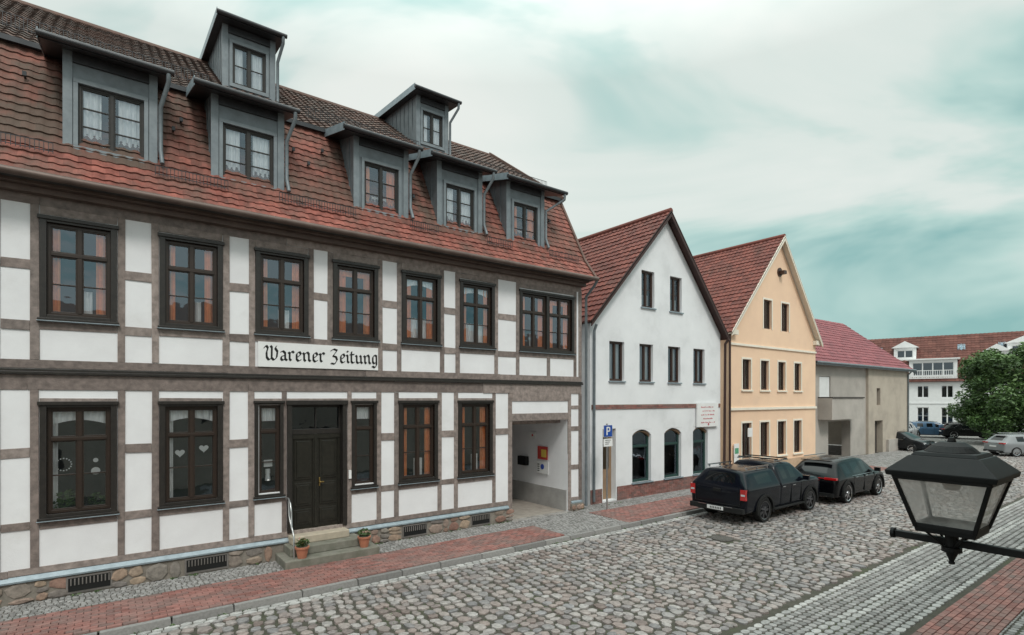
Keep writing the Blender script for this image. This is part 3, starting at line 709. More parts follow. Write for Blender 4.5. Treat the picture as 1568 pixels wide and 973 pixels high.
for a in a1: c = (a[0]+a[1])/2; window(w, c, a[2], a[3], .73, 13.0, 2, None, 2); w.box(c-.42,c+.42,12.84,12.98,6.91,6.958,2); curtain(cu, c-.3, c+.3, a[2], a[2]+.5, 13.15, 0)
def arch(mb, a, b, zs, zt, y, mat):
    pts = [(a,y,zs),(a,y,zt),(b,y,zt),(b,y,zs)]; n = 10
    for i in range(1, n):
        t = i/n; x = b+(a-b)*t; pts.append((x, y, zs+(zt-zs)*.92*math.sin(math.pi*t)**.7))
    mb.extr(pts, (0,.2,0), mat)
green = M('shop_frame_green', (.02,.06,.05), (.015,.045,.04), rough=.5)
archm = M('arch_frame', (.30,.2,.12), (.24,.16,.1), rough=.7)
for a in gr2:
    arch(w, a[0], a[1], a[3]-.22, a[3], 12.905, 3)
    window(w, (a[0]+a[1])/2, a[2], a[3]-.02, a[1]-a[0], 13.02, 1, .68, 1, fr=.07, fm=4)
    arch(w, a[0]+.02, a[1]-.02, a[3]-.3, a[3]-.08, 12.97, 5)
    w.box(a[0]-.05,a[1]+.05,12.82,12.98,.58,.62,2)
w.box(13.5,14.15,13.12,13.2,.15,2.6,5)
w.face([(13.62,13.11,1.2),(14.03,13.11,1.2),(14.03,13.11,2.3),(13.62,13.11,2.3)],1)
w.finish('windows', [frame_br, glass2, zincstrip, plaster2, green, archm], P2, bevel=.004)
cu.finish('curtains', [cur_white], P2)
def brickwall(mb, x0, x1, z0, z1, yf, mat=0):
    z = z0; r = 0
    while z < z1-.02:
        x = x0-(.12 if r % 2 else 0)
        while x < x1:
            a, c = max(x, x0), min(x+.24, x1)
            if c-a > .03: mb.box(a+.004, c-.004, yf-.03-R.uniform(0,.003), yf-.004, z+.004, min(z+.075,z1)-.004, mat, R.random())
            x += .24
        z += .075; r += 1
    mb.box(x0, x1, yf-.018, yf-.002, z0, z1, 1)
bw = MB(); brickwall(bw,14.2,20.4,.09,.58,12.9); brickwall(bw,12.9,13.45,.09,.58,12.9); brickwall(bw,12.95,20.45,3.27,3.43,12.9)
bw.finish('brick_plinth', [redbrick, mortar], P2)
pipe('downpipe', [(13.0,12.7,6.1),(13.0,12.8,5.9),(13.0,12.82,.2)], .045, zinc, P2)
pipe('downpipe_right', [(20.62,12.6,6.1),(20.62,12.75,5.9),(20.62,12.8,.2)], .055, frame_dk, P2)
bn = MB(); bn.box(18.75,20.2,12.8,12.86,2.5,3.45,0)
for i, (a, b) in enumerate(((19.0,19.85),(19.1,19.95),(19.0,19.9),(19.15,19.8),(19.0,19.95))):
    z = 3.32-i*.155; x = a
    while x < b:
        q = R.uniform(.02,.05); bn.box(x,min(x+q,b),12.795,12.8,z-.05,z-.05+R.choice((.035,.05)),1); x += q+R.choice((.02,.02,.06))
bn.cyl((19.5,12.795,2.6),.05,.05,.004,12,1,'y')
bn.finish('banner_sign', [whitep, M('banner_red',(.55,.12,.14))], P2)

peach = M('plaster_peach', (.86,.61,.43), (.80,.56,.40), rough=.9, scale=.8, bump=.2, c3=(.70,.52,.39), c3scale=.7, c3rng=(.55,.8))
cream = M('trim_cream', (.82,.76,.66), (.76,.70,.60), rough=.8)
w3 = [23.75,25.35,26.98,28.62]; Y3 = 13.6
o3 = [(c-.36,c+.36,4.05,5.45) for c in w3]+[(c-.4,c+.4,.85,2.5) for c in w3]
a3 = [(25.25,26.0,7.0,8.4),(26.95,27.7,7.0,8.4)]
P3 = gable_house('gabled_house', 22.3, 30.6, Y3, 11, 6.7, 11.5, 26.75, o3, a3, peach, tiles_dark, frame_br, glass2, cream)
w = MB(); cu = MB()
for c in w3:
    window(w, c, 4.05, 5.45, .72, Y3+.1, 2, None, 2); window(w, c, .85, 2.5, .8, Y3+.1, 2, None, 2)
    for (z0, z1, h) in ((4.05,5.45,.36),(.85,2.5,.4)):
        w.box(c-h-.09,c-h,Y3-.02,Y3-.002,z0-.02,z1+.09,2); w.box(c+h,c+h+.09,Y3-.02,Y3-.002,z0-.02,z1+.09,2); w.box(c-h,c+h,Y3-.021,Y3-.002,z1,z1+.09,2); w.box(c-h-.12,c+h+.12,Y3-.07,Y3-.001,z0-.09,z0-.02,2)
    curtain(cu, c-.3, c+.3, 4.1, 4.7, Y3+.25, 0); curtain(cu, c-.36, c-.05, .9, 2.4, Y3+.25, 0)
for a in a3:
    c = (a[0]+a[1])/2; window(w, c, a[2], a[3], .75, Y3+.1, 2, None, 2); w.box(c-.46,c-.375,Y3-.02,Y3-.002,6.98,8.49,2); w.box(c+.375,c+.46,Y3-.02,Y3-.002,6.98,8.49,2); w.box(c-.375,c+.375,Y3-.021,Y3-.002,8.4,8.49,2)
w.box(22.3,30.6,Y3-.07,Y3-.003,3.1,3.22,2); w.box(22.3,30.6,Y3-.06,Y3-.003,6.05,6.15,2); w.box(22.3,30.6,Y3-.05,Y3-.003,.09,.6,3)
for s in (22.25,30.3): w.box(s,s+.5,Y3-.2,Y3-.003,6.5,6.72,2)
w.cyl((26.75,Y3-.05,9.9),.22,.22,.05,20,0,'y'); w.box(26.65,26.9,Y3-.3,Y3-.05,9.78,9.95,0)
w.finish('windows', [frame_br, glass2, cream, M('plinth_tan',(.55,.38,.26))], P3, bevel=.004)
cu.finish('curtains', [cur_white], P3)
pipe('downpipe', [(22.2,Y3-.1,6.6),(22.2,Y3-.1,.2)], .05, frame_dk, P3)
sp = MB(); sp.box(22.55,22.95,Y3-.1,Y3-.07,1.0,1.6,0); sp.box(22.55,22.95,Y3-.09,Y3-.08,.1,1.0,0); sp.box(22.6,22.9,Y3-.105,Y3-.1,1.15,1.4,1)
sp.finish('notice_board', [whitep, M('notice_green',(.1,.35,.2))])
sp = MB(); sp.box(23.2,23.55,13.2,13.24,1.9,2.3,0); sp.cyl((23.37,13.25,.1),.02,.02,1.9,8,1); sp.finish('small_sign', [whitep, steel])

P4 = empty('eaves_house'); w = MB()
render_g = M('plaster_grey', (.46,.42,.385), (.37,.34,.31), rough=.95, scale=.7, bump=.4, c3=(.30,.275,.25), c3scale=.5, c3rng=(.5,.75))
render_b = M('plaster_buff', (.48,.42,.35), (.41,.35,.29), rough=.95, scale=.9, bump=.3, c3=(.34,.3,.26), c3scale=.9, c3rng=(.5,.8))
Y4 = 14.1
wall_open(w, 31.0, 38.6, .05, 5.8, Y4, [(32.2,33.6,3.7,4.9),(33.3,36.3,.05,2.3)], .5, 0)
wall_open(w, 38.6, 45.5, .05, 5.7, Y4-.15, [(39.6,40.9,.05,2.2),(39.9,40.5,3.2,4.3)], .4, 1)
w.face([(38.6,Y4,.05),(38.6,Y4-.15,.05),(38.6,Y4-.15,5.7),(38.6,Y4,5.7)],1)
for x in (31.0,45.5): w.face([(x,Y4,.05),(x,24,.05),(x,24,5.8),(x,18.2,9.1),(x,Y4,5.8)],1)
w.box(32.0,36.2,Y4-.75,Y4-.01,2.45,3.65,0); w.box(32.0,36.25,Y4-.8,Y4-.01,3.65,3.72,2)
w.box(32.25,33.55,Y4+.05,Y4+.1,3.72,4.88,3)
w.box(39.6,40.9,Y4+.2,Y4+.25,.05,2.2,2); w.box(33.3,36.3,Y4+1.5,Y4+1.55,.05,2.3,2); w.box(39.9,40.5,Y4+.05,Y4+.1,3.2,4.3,2)
w.box(41.5,45.5,Y4-.3,Y4-.152,.05,.9,0)
w.finish('walls', [render_g, render_b, M('shed_dark',(.06,.05,.045)), whitep], P4)
v = Vector((0,4.6,3.75)); tile_roof('roof_tiles', (30.8,13.7,5.65), (1,0,0), v, 15.0, v.length, .3, .34, tiles_wine, P4)
v = Vector((0,-6,3.6)); tile_roof('roof_tiles_back', (30.8,24.3,5.7), (1,0,0), v, 15.0, v.length, .3, .34, tiles_wine, P4)
r = MB(); r.extr([(45.82,13.6,5.6),(45.82,18.3,9.35),(45.82,18.3,9.1),(45.82,13.6,5.35)],(.06,0,0),0); r.box(30.8,45.85,13.62,13.72,5.5,5.66,0); r.finish('roof_trim',[zinc],P4)
pipe('gutter', [(30.8,13.62,5.62),(45.9,13.62,5.62)], .07, zinc, P4)
pipe('downpipe', [(45.3,13.7,5.5),(45.3,13.88,5.3),(45.3,13.88,.1)], .05, zinc, P4)
for x in (36.5, 39.2, 42.0):
    p = MB(); p.cyl((x,10.9,.1),.06,.05,.85,12); p.cyl((x,10.9,.95),.065,.02,.07,12); p.finish('bollard', [blackmetal])

def far_house(name, loc, rz, x0, x1, eave, ridge, dep, bays, dorm):
    P = empty(name, loc, rz); w = MB()
    ops = []
    for c in bays: ops += [(c-.55,c+.55,.6,2.6),(c-.55,c+.55,3.7,5.1)]
    wall_open(w, x0, x1, -.03, eave, 0, ops, .2, 0)
    w.box(x0,x1,.6,.65,0,eave,2)
    for x in (x0, x1): w.face([(x,0,0),(x,dep,0),(x,dep,eave),(x,dep/2,ridge),(x,0,eave)],0)
    w.box(x0,x1,-.06,-.003,3.0,3.15,0)
    for c in bays: window(w, c, .6, 2.6, 1.1, .08, 2, None, 2, fm=0, gm=1); window(w, c, 3.7, 5.1, 1.1, .08, 2, None, 1, fm=0, gm=1)
    w.finish('walls', [whitep, glass2, roomdark], P)
    for sgn in (0, 1):
        v = Vector((0,dep/2+.4,ridge-eave+.2)) if not sgn else Vector((0,-dep/2-.4,ridge-eave+.2))
        tile_roof('roof_tiles', (x0-.3,-.4 if not sgn else dep+.4,eave-.15), (1,0,0), v, x1-x0+.6, v.length, .4, .45, tiles_far, P)
    d = MB()
    sl = (ridge-eave)/(dep/2)
    for (c, hw, zb, hh, kind) in dorm:
        yf = (zb-eave)/sl-.1; yb = (zb+hh-eave)/sl+.4
        wall_open(d, c-hw, c+hw, zb, zb+hh, yf, [(c-hw+.3,c+hw-.3,zb+.35,zb+hh-.3)], .15, 0)
        for x in (c-hw, c+hw): d.face([(x,yf,zb),(x,yb,zb+hh),(x,yf,zb+hh)],0)
        n = max(2, int(hw*2/.9)); window(d, c, zb+.35, zb+hh-.3, hw*2-.6, yf+.06, n, None, 1, fm=0, gm=1)
        d.box(c-hw+.1,c+hw-.1,yf+.5,yf+.55,zb,zb+hh,3)
        if kind == 'g': d.extr([(c-hw-.25,yf-.2,zb+hh),(c+hw+.25,yf-.2,zb+hh),(c,yf-.2,zb+hh+.8)],(0,yb-yf+1.2,0),0)
        else: d.box(c-hw-.25,c+hw+.25,yf-.25,yb+.6,zb+hh,zb+hh+.14,0)
        if hw > 1.5:
            d.box(c-hw,c+hw,yf-.5,yf-.45,zb+.9,zb+.97,0); d.box(c-hw,c+hw,yf-.5,yf-.45,zb,zb+.1,0)
            for i in range(int(hw*2/.2)): d.box(c-hw+i*.2,c-hw+i*.2+.05,yf-.49,yf-.46,zb+.1,zb+.9,0)
    for c in (-6.5, 1.6, 5.2):
        za = 9.3; ya = (za-eave)/sl; d.extr([(c,ya-.14,za+.02),(c,ya+.55,za+.02+.7*sl),(c,ya+.55,za+.14+.7*sl),(c,ya-.14,za+.14)],(.7,0,0),1)
    d.finish('dormers', [whitep, glass2, zinc, roomdark], P)
    return P
tiles_far = M('far_roof_tiles', None, rough=.85, palette=[(.10,.042,.034),(.13,.052,.042),(.155,.066,.052)], scale=1, var=.25, spec=.3)
far_house('apartment_house', (76.4,20.3,0), math.radians(-75), -22, 26, 5.7, 11.3, 12, [-9,-6.5,-1.6,.6,3.2,6,9], [(-3.4,1.1,8.2,1.6,'g'),(-.7,2.2,5.9,2.2,'s'),(4.9,1.0,7.3,1.6,'g'),(7.4,1.5,8.1,1.7,'g'),(9.2,1.6,6.0,2.0,'s')])

PB = empty('unseen_townhouse'); w = MB()  # unseen house behind the camera, added and kept low for the window reflections
bops = []
for i in range(12):
    x = -13+i*3.4
    for z in (1.0, 4.0):
        if not (abs(x+.6) < 1.0): bops.append((x, x+1.2, z, z+1.5))
wall_open(w, -15, 28, 0, 5.9, -.7, bops, .0, 0)
for o in bops: w.box(o[0],o[1],-.95,-.9,o[2],o[3],1)
for i in (-15, 28): w.face([(i,-.7,0),(i,-10,0),(i,-10,5.9),(i,-5.3,8),(i,-.7,5.9)],0)
w.face([(-15,-.4,5.8),(28,-.4,5.8),(28,-5.3,8),(-15,-5.3,8)],2); w.face([(-15,-10,5.9),(28,-10,5.9),(28,-5.3,8),(-15,-5.3,8)],2)
w.face([(-15,-10,0),(28,-10,0),(28,-10,5.9),(-15,-10,5.9)],0)
w.finish('walls', [M('townhouse_plaster',(.50,.42,.34),(.42,.35,.28)), roomdark, tiles_brown], PB)

# ------------------------------------------------------------------ cars
tire = M('tyre', (.012,.012,.012), (.018,.018,.018), rough=.8, spec=.3)
redl = M('tail_light', (.5,.012,.014), (.4,.01,.01), rough=.15, coat=1)
chrome = M('chrome', (.6,.6,.62), (.55,.55,.57), rough=.15, metal=1)
carglass = M('car_glass', (.006,.007,.008), (.006,.007,.008), rough=.03, spec=.5)
headl = M('head_light', (.6,.62,.65), (.5,.52,.55), rough=.1, coat=1)
platem = M('plate', (.75,.75,.75), (.7,.7,.7), rough=.5)
rimdark = M('rim_dark', (.14,.14,.15), (.12,.12,.13), rough=.3, metal=.8)
def vehicle(name, loc, rz, L_, W_, H_, paint, kind):
    P = empty(name, loc, rz); hw = W_/2
    if kind == 'pickup':
        ST = [(0,.56,.60,.84,.93,0),(.008,.62,.615,.84,.975,0),(.014,.655,.645,.84,.99,0),(.018,.67,.65,.84,1,0),(.065,.90,.655,.74,1,1),(.078,.918,.655,.74,1,0),(.095,.923,.655,.74,1,0),(.115,.925,.655,.74,1,0),(.36,.93,.655,.74,1,2),(.385,.93,.655,.74,1,0),
              (.398,.925,.655,.74,1,0),(.404,.90,.64,.72,.985,0),(.410,.90,.64,.72,.985,0),(.416,.95,.655,.73,1,0),(.43,.99,.655,.72,1,0),(.45,1.0,.655,.72,1,0),(.53,1.0,.655,.72,1,2),(.555,1.0,.655,.72,1,0),(.64,.985,.655,.72,1,2),(.66,.965,.655,.73,1,0),(.755,.73,.65,.82,1,3),(.77,.70,.645,.88,1,0),(.86,.685,.64,.88,1,0),(.945,.655,.62,.88,.98,0),(.98,.60,.56,.88,.94,0),(1,.50,.46,.86,.86,0)]
        wheels = (.215, .81); wr = .36; zb = .30
    elif kind == 'suv':
        ST = [(0,.50,.48,.84,.86,0),(.012,.60,.56,.84,.93,0),(.03,.665,.61,.80,.965,0),(.125,.92,.625,.68,.99,1),(.145,.95,.63,.68,.995,0),(.17,.96,.63,.68,1,0),(.29,.985,.62,.69,1,2),(.305,.985,.62,.69,1,0),
              (.485,1.0,.60,.70,1,2),(.505,1.0,.60,.70,1,0),(.60,.975,.60,.70,1,2),(.62,.955,.60,.71,1,0),(.755,.67,.595,.82,1,3),(.775,.64,.59,.86,1,0),(.86,.62,.575,.86,.99,0),(.93,.57,.54,.86,.96,0),(.98,.50,.47,.86,.90,0),(1,.40,.38,.84,.80,0)]
        wheels = (.19, .80); wr = .36; zb = .22
    else:
        ST = [(0,.56,.54,.84,.86,0),(.02,.64,.6,.82,.94,0),(.035,.66,.62,.8,.97,0),(.12,.93,.63,.72,1,1),(.15,.965,.63,.72,1,0),(.18,.975,.63,.72,1,0),(.33,1.0,.62,.73,1,2),(.35,1.0,.62,.73,1,0),
              (.50,.995,.61,.74,1,2),(.52,.99,.61,.74,1,0),(.60,.955,.61,.74,1,2),(.62,.94,.61,.74,1,0),(.79,.68,.6,.84,1,3),(.81,.65,.59,.86,1,0),(.93,.59,.55,.86,.95,0),(.975,.52,.49,.86,.9,0),(1,.42,.40,.84,.8,0)]
        wheels = (.18, .81); wr = .31; zb = .18
    V = []; F = []; MI = []
    rings = []
    for (xf, zt, zbelt, wt, wf, gk) in ST:
        w = hw*wf; zt *= H_; ze = zbelt*H_; z4 = max(ze+.015, zt-.055*H_); z_b = zb+(0.06 if xf in (0, 1) else 0)
        wt_eff = w*(wt if zt-ze > .15 else .93); mid = (z_b+ze)/2
        half = [(w*.86, z_b), (w*.965, z_b+.06), (w*.965, min(z_b+.20, mid-.02)), (w*1.0, max(ze-.17, mid+.02)), (w*.99, max(ze-.06, mid+.06)), (w*.955, ze), (wt_eff, z4), (wt_eff*.86, zt)]
        ring = half+[(-a, b) for a, b in reversed(half)]
        rings.append(len(V)); V += [(xf*L_, a, b) for a, b in ring]
    n = 16
    for i in range(len(ST)-1):
        a, b = rings[i], rings[i+1]; gk = ST[i+1][5]
        for k in range(n):
            j = (k+1) % n
            mi = 0
            if gk in (1, 3) and k == 7: mi = 1
            if gk == 2 and k in (5, 9): mi = 1
            if k in (15, 0, 14): mi = 2
            F.append((a+k, a+j, b+j, b+k)); MI.append(mi)
    F.append(tuple(rings[0]+k for k in range(n))); MI.append(0)
    F.append(tuple(rings[-1]+k for k in reversed(range(n)))); MI.append(0)
    me = bpy.data.meshes.new('body'); me.from_pydata(V, [], F)
    for m in (paint, carglass, tire): me.materials.append(m)
    me.polygons.foreach_set('material_index', MI); me.polygons.foreach_set('use_smooth', [True]*len(F))
    bmm = bmesh.new(); bmm.from_mesh(me); bmesh.ops.recalc_face_normals(bmm, faces=bmm.faces); bmm.to_mesh(me); bmm.free()
    o = bpy.data.objects.new('body', me); S.collection.objects.link(o); o.parent = P
    ss = o.modifiers.new('s', 'SUBSURF'); ss.levels = 2; ss.render_levels = 2
    cut = MB()
    for xf in wheels:
        for sd in (-1, 1):
            cut.cyl((xf*L_, sd*hw-.28 if sd > 0 else sd*hw-.1, wr), wr+.065, wr+.065, .38, 28, 0, 'y')
    c = cut.finish('arch_cutter', [tire], P)
    bo = o.modifiers.new('b', 'BOOLEAN'); bo.object = c; bo.operation = 'DIFFERENCE'; bo.solver = 'EXACT'
    bpy.context.view_layer.update()
    dg = bpy.context.evaluated_depsgraph_get(); nm = bpy.data.meshes.new_from_object(o.evaluated_get(dg))
    o.modifiers.clear(); o.data = nm
    bpy.data.objects.remove(c)
    for xf in wheels:
        for sd in (-1, 1):
            w = MB(); yc = sd*(hw-.11); prof = [(wr-.09,-.1),(wr-.02,-.11),(wr,-.08),(wr,.08),(wr-.02,.11),(wr-.09,.1)]; nn = 32
            for i in range(nn):
                a0, a1 = 2*math.pi*i/nn, 2*math.pi*(i+1)/nn
                for (p, q) in zip(prof, prof[1:]+prof[:1]):
                    w.face([(p[0]*math.cos(a0),p[1],p[0]*math.sin(a0)),(q[0]*math.cos(a0),q[1],q[0]*math.sin(a0)),(q[0]*math.cos(a1),q[1],q[0]*math.sin(a1)),(p[0]*math.cos(a1),p[1],p[0]*math.sin(a1))],0)
            ri = wr-.09
            w.cyl((0,sd*.02-.01,0), ri, ri, .02, 28, 2, 'y')
            for i in range(7):
                a = 2*math.pi*i/7; dx, dz = math.cos(a), math.sin(a); px, pz = -dz*.028, dx*.028; ys = sd*.085
                w.extr([(px*.9,ys,pz*.9),(dx*ri+px*1.3,ys-sd*.015,dz*ri+pz*1.3),(dx*ri-px*1.3,ys-sd*.015,dz*ri-pz*1.3),(-px*.9,ys,-pz*.9)],(0,-sd*.03,0),1)
            w.cyl((0,sd*.085-.02,0), .055,.055,.04,14,1,'y')
            for k in range(nn):
                a0, a1 = 2*math.pi*k/nn, 2*math.pi*(k+1)/nn
                w.face([(ri*math.cos(a0),sd*.1,ri*math.sin(a0)),(ri*math.cos(a1),sd*.1,ri*math.sin(a1)),((ri-.025)*math.cos(a1),sd*.09,(ri-.025)*math.sin(a1)),((ri-.025)*math.cos(a0),sd*.09,(ri-.025)*math.sin(a0))],1)
            wo = w.finish('wheel', [tire, rimdark if kind == 'pickup' else chrome, blackp], P); wo.location = (xf*L_, yc, wr)
            if kind in ('pickup', 'suv'):
                fl = MB(); r0, r1 = wr+.055, wr+.115
                for k in range(14):
                    a0, a1 = math.radians(-12+k*204/14), math.radians(-12+(k+1)*204/14); yo = sd*(hw-.03)
                    fl.extr([(xf*L_+r0*math.cos(a0),yo,wr+r0*math.sin(a0)),(xf*L_+r1*math.cos(a0),yo,wr+r1*math.sin(a0)),(xf*L_+r1*math.cos(a1),yo,wr+r1*math.sin(a1)),(xf*L_+r0*math.cos(a1),yo,wr+r0*math.sin(a1))],(0,sd*.055,0),0)
                fl.finish('arch_flare', [blackp], P)
    d = MB()
    zr = H_*.56 if kind == 'pickup' else H_*.58
    if kind == 'pickup':
        for s in (-1, 1):
            y0, y1 = sorted((s*hw*.80, s*hw*.975)); d.box(-.015,.13,y0,y1,zr-.2,zr+.1,0); d.box(-.018,.02,y0+.02,y1-.02,zr-.08,zr-.03,5)
        d.box(-.10,.10,-hw*.93,hw*.93,.36,.50,4); d.box(-.115,-.1,-.26,.26,.385,.49,3); d.box(-.12,.05,-hw*.6,-hw*.32,.5,.515,1); d.box(-.12,.05,hw*.32,hw*.6,.5,.515,1)
        for i in range(7): d.box(-.1165,-.115,-.2+i*.055,-.17+i*.055,.405,.47,6)
        d.box(-.012,.02,-hw*.76,hw*.76,.56,.575,6); d.box(-.02,.02,-.12,.12,zr-.02,zr+.05,6)
        for s in (-1, 1):
            y0, y1 = sorted((s*hw*.775, s*hw*.79)); d.box(-.01,.02,y0,y1,.56,H_*.64,6)
            y0, y1 = sorted((s*hw*.64, s*hw*.68)); d.box(.10*L_,.37*L_,y0,y1,H_*.945,H_*.967,1); d.box(.45*L_,.62*L_,y0,y1,H_*1.005,H_*1.03,1)
            for xx in (.11,.23,.35): d.box(xx*L_,xx*L_+.05,y0,y1,H_*.91,H_*.946,1)
            y0, y1 = sorted((s*hw*.93, s*hw*1.06)); d.box(.31*L_,.70*L_,y0,y1,.33,.365,6)
        for xx in (.47,.59): d.box(xx*L_,xx*L_+.05,-hw*.70,hw*.70,H_*1.03,H_*1.05,4)
    else:
        for s in (-1, 1):
            y0, y1 = sorted((s*hw*.5, s*hw*.93)); d.box(-.005,.13,y0,y1,zr-.03,zr+.05,0)
            y0, y1 = sorted((s*hw*.35, s*hw*.6)); d.box(-.035,.08,y0,y1,zb+.06,zb+.1,1)
        d.box(-.014,.02,-.25,.25,H_*.40,H_*.47,3); d.box(-.03,.08,-hw*.84,hw*.84,zb+.05,zb+.18,6)
        d.box(.0,.1,-hw*.5,hw*.5,zr+.0,zr+.02,0 if kind == 'suv' else 1)
        d.box(.085*L_,.12*L_,-hw*.55,hw*.55,H_*.945,H_*.965,2)
        for s in (-1, 1):
            y0, y1 = sorted((s*hw*.62, s*hw*.65)); d.box(.18*L_,.58*L_,y0,y1,H_*1.0,H_*1.022,1)
            y0, y1 = sorted((s*hw*.94, s*(hw*.965))); d.box(.15*L_,.69*L_,y0,y1,H_*.603,H_*.613,1)
    for s in (-1, 1):
        y0, y1 = sorted((s*hw*.98, s*(hw+.17))); xm = .70*L_
        d.box(xm,xm+.1,y0,y1,H_*.63,H_*.63+.14,2)
        y0, y1 = sorted((s*hw*.6, s*hw*.86)); d.box(L_*.955,L_*.985,y0,y1,H_*.42,H_*.5,5)
        for xx in ((.43,.56) if kind == 'pickup' else (.33,.52)):
            y0, y1 = sorted((s*hw*.985, s*(hw+.012))); d.box(xx*L_,xx*L_+.16,y0,y1,H_*.56,H_*.575,1)
        for xx in ((.545,.68) if kind == 'pickup' else (.30,.50,.70)):
            y0, y1 = sorted((s*hw*.95, s*(hw*.998+.001))); d.box(xx*L_,xx*L_+.012,y0,y1,zb+.12,H_*.6,6)
    d.box(L_-.03,L_+.012,-.24,.24,zb+.12,zb+.22,3); d.box(L_*.985,L_*1.0,-hw*.5,hw*.5,H_*.33,H_*.42,6)
    d.finish('details', [redl, chrome, paint, platem, tire, headl, blackp], P, bevel=.012)
    return P
def paint(name, c): return M(name, c, tuple(x*.9 for x in c), rough=.14, spec=.32, coat=0, metal=0, scale=1)
vehicle('pickup_truck', (14.45, 9.2, 0), 0, 4.75, 1.85, 1.68, paint('paint_black', (.003,.004,.008)), 'pickup')
vehicle('parked_suv', (19.75, 8.95, 0), 0, 4.35, 1.82, 1.52, paint('paint_black2', (.003,.003,.004)), 'suv')
vehicle('parked_car', (44.4, 16.2, 0), math.radians(-100), 4.2, 1.75, 1.42, paint('paint_dark', (.015,.017,.02)), 'hatch')
vehicle('parked_car', (45.2, 9.3, 0), math.radians(-40), 4.1, 1.75, 1.4, paint('paint_grey', (.25,.26,.27)), 'hatch')
vehicle('parked_car', (61.3, 19.1, 0), math.radians(-60), 4.2, 1.75, 1.45, paint('paint_blue', (.06,.12,.2)), 'hatch')
vehicle('parked_car', (61.6, 16.4, 0), math.radians(-60), 4.2, 1.75, 1.45, paint('paint_black3', (.015,.015,.015)), 'suv')
vehicle('parked_car', (53.6, 17.3, 0), math.radians(5), 4.2, 1.75, 1.6, paint('paint_silver', (.5,.52,.54)), 'suv')

# ------------------------------------------------------------------ tree
T = empty('broadleaf_tree', (57.9, 10.9, 0)); tr = MB()
tr.cyl((0,0,0),.28,.18,2.6,10)
for i in range(7):
    a = i*.9; p = Vector((0,0,1.0+i*.25)); q = Vector((math.cos(a)*1.7, math.sin(a)*1.7, 2.6+i*.45))
    s = (q-p).orthogonal().normalized(); t = (q-p).cross(s).normalized()
    tr.extr([p+s*.1,p+t*.1,p-s*.1,p-t*.1], q-p)
tr.finish('trunk', [M('bark',(.08,.06,.045),(.05,.04,.03),bump=.5)], T)
lv = MB()
for i in range(92):
    z = R.uniform(.5, 7.4); rr = 4.0*math.sqrt(max(.05, 1-((z-3.2)/4.8)**2))
    a = R.uniform(0, 6.3); r = rr*R.uniform(.45, .9)
    leaves(lv, (r*math.cos(a), r*math.sin(a), z), (R.uniform(.6,1.1), R.uniform(.6,1.1), R.uniform(.5,.9)), 360, .15)
leaves(lv, (0,0,3.4), (2.9,2.9,3.2), 2800, .2)
treeleaf = M('tree_leaf', None, rough=.55, palette=[(.018,.036,.012),(.045,.09,.025),(.08,.15,.04),(.11,.19,.055)], scale=1.2, var=.35)
lv.finish('crown', [treeleaf], T)

wd = MB()
for _ in range(90):
    x = R.uniform(-1.5, 14); k = R.choice((0,0,1)); y = 10.22 if k else 12.52; z = .0 if k else .1
    if 2.9 < x < 5.1 and not k or 9.3 < x < 12 and not k: continue
    leaves(wd, (x,y-R.uniform(0,.03),z+.015), (R.uniform(.03,.09),.025,.02), 12, .022, 0, 0)
for _ in range(500):
    x = R.uniform(0, 16); y = R.uniform(4.8, 10)
    if patch(x*1.7, y*1.3) > .62: leaves(wd, (x,y,.012), (.06,.05,.008), 8, .014, 0, 0)
wd.finish('weeds', [leaf])

PS = empty('parking_sign', (12.75, 12.0, 0)); p = MB()
p.cyl((0,0,.09),.028,.028,2.75,12,2)
p.box(-.2,.2,-.045,-.035,2.42,2.8,3); p.box(-.19,.19,-.05,-.046,2.43,2.79,0); p.box(-.2,.2,-.048,-.035,2.12,2.36,3)
p.box(-.075,-.03,-.054,-.051,2.48,2.74,1); p.box(-.03,.06,-.054,-.051,2.70,2.74,1); p.box(-.03,.06,-.054,-.051,2.585,2.625,1); p.box(.05,.09,-.054,-.051,2.60,2.725,1)
for i in range(3): p.box(-.13,.13-.05*i,-.052,-.049,2.31-i*.06,2.325-i*.06,4)
p.finish('sign_parts', [M('sign_blue',(.01,.07,.35),(.01,.06,.3),rough=.4), whitep, steel, whitep, blackp], PS)

terra = M('terracotta', (.48,.19,.11), (.38,.15,.09), rough=.8, scale=6)
flow = M('flower', None, rough=.6, palette=[(.5,.3,.05),(.6,.45,.4),(.5,.1,.08)], scale=3)
for (x, y, z) in ((3.32,11.86,.27),(4.7,11.9,.27)):
    P = empty('flower_pot', (x, y, z)); p = MB(); p.cyl((0,0,0),.09,.13,.2,20,0); p.cyl((0,0,.2),.145,.15,.04,20,0); p.cyl((0,0,.235),.12,.12,.012,16,1)
    p.finish('pot', [terra, bed], P); q = MB(); leaves(q,(0,0,.32),(.13,.13,.09),140,.045,0,0); leaves(q,(0,0,.36),(.12,.12,.06),20,.03,1,0); q.finish('plant', [leaf, flow], P)

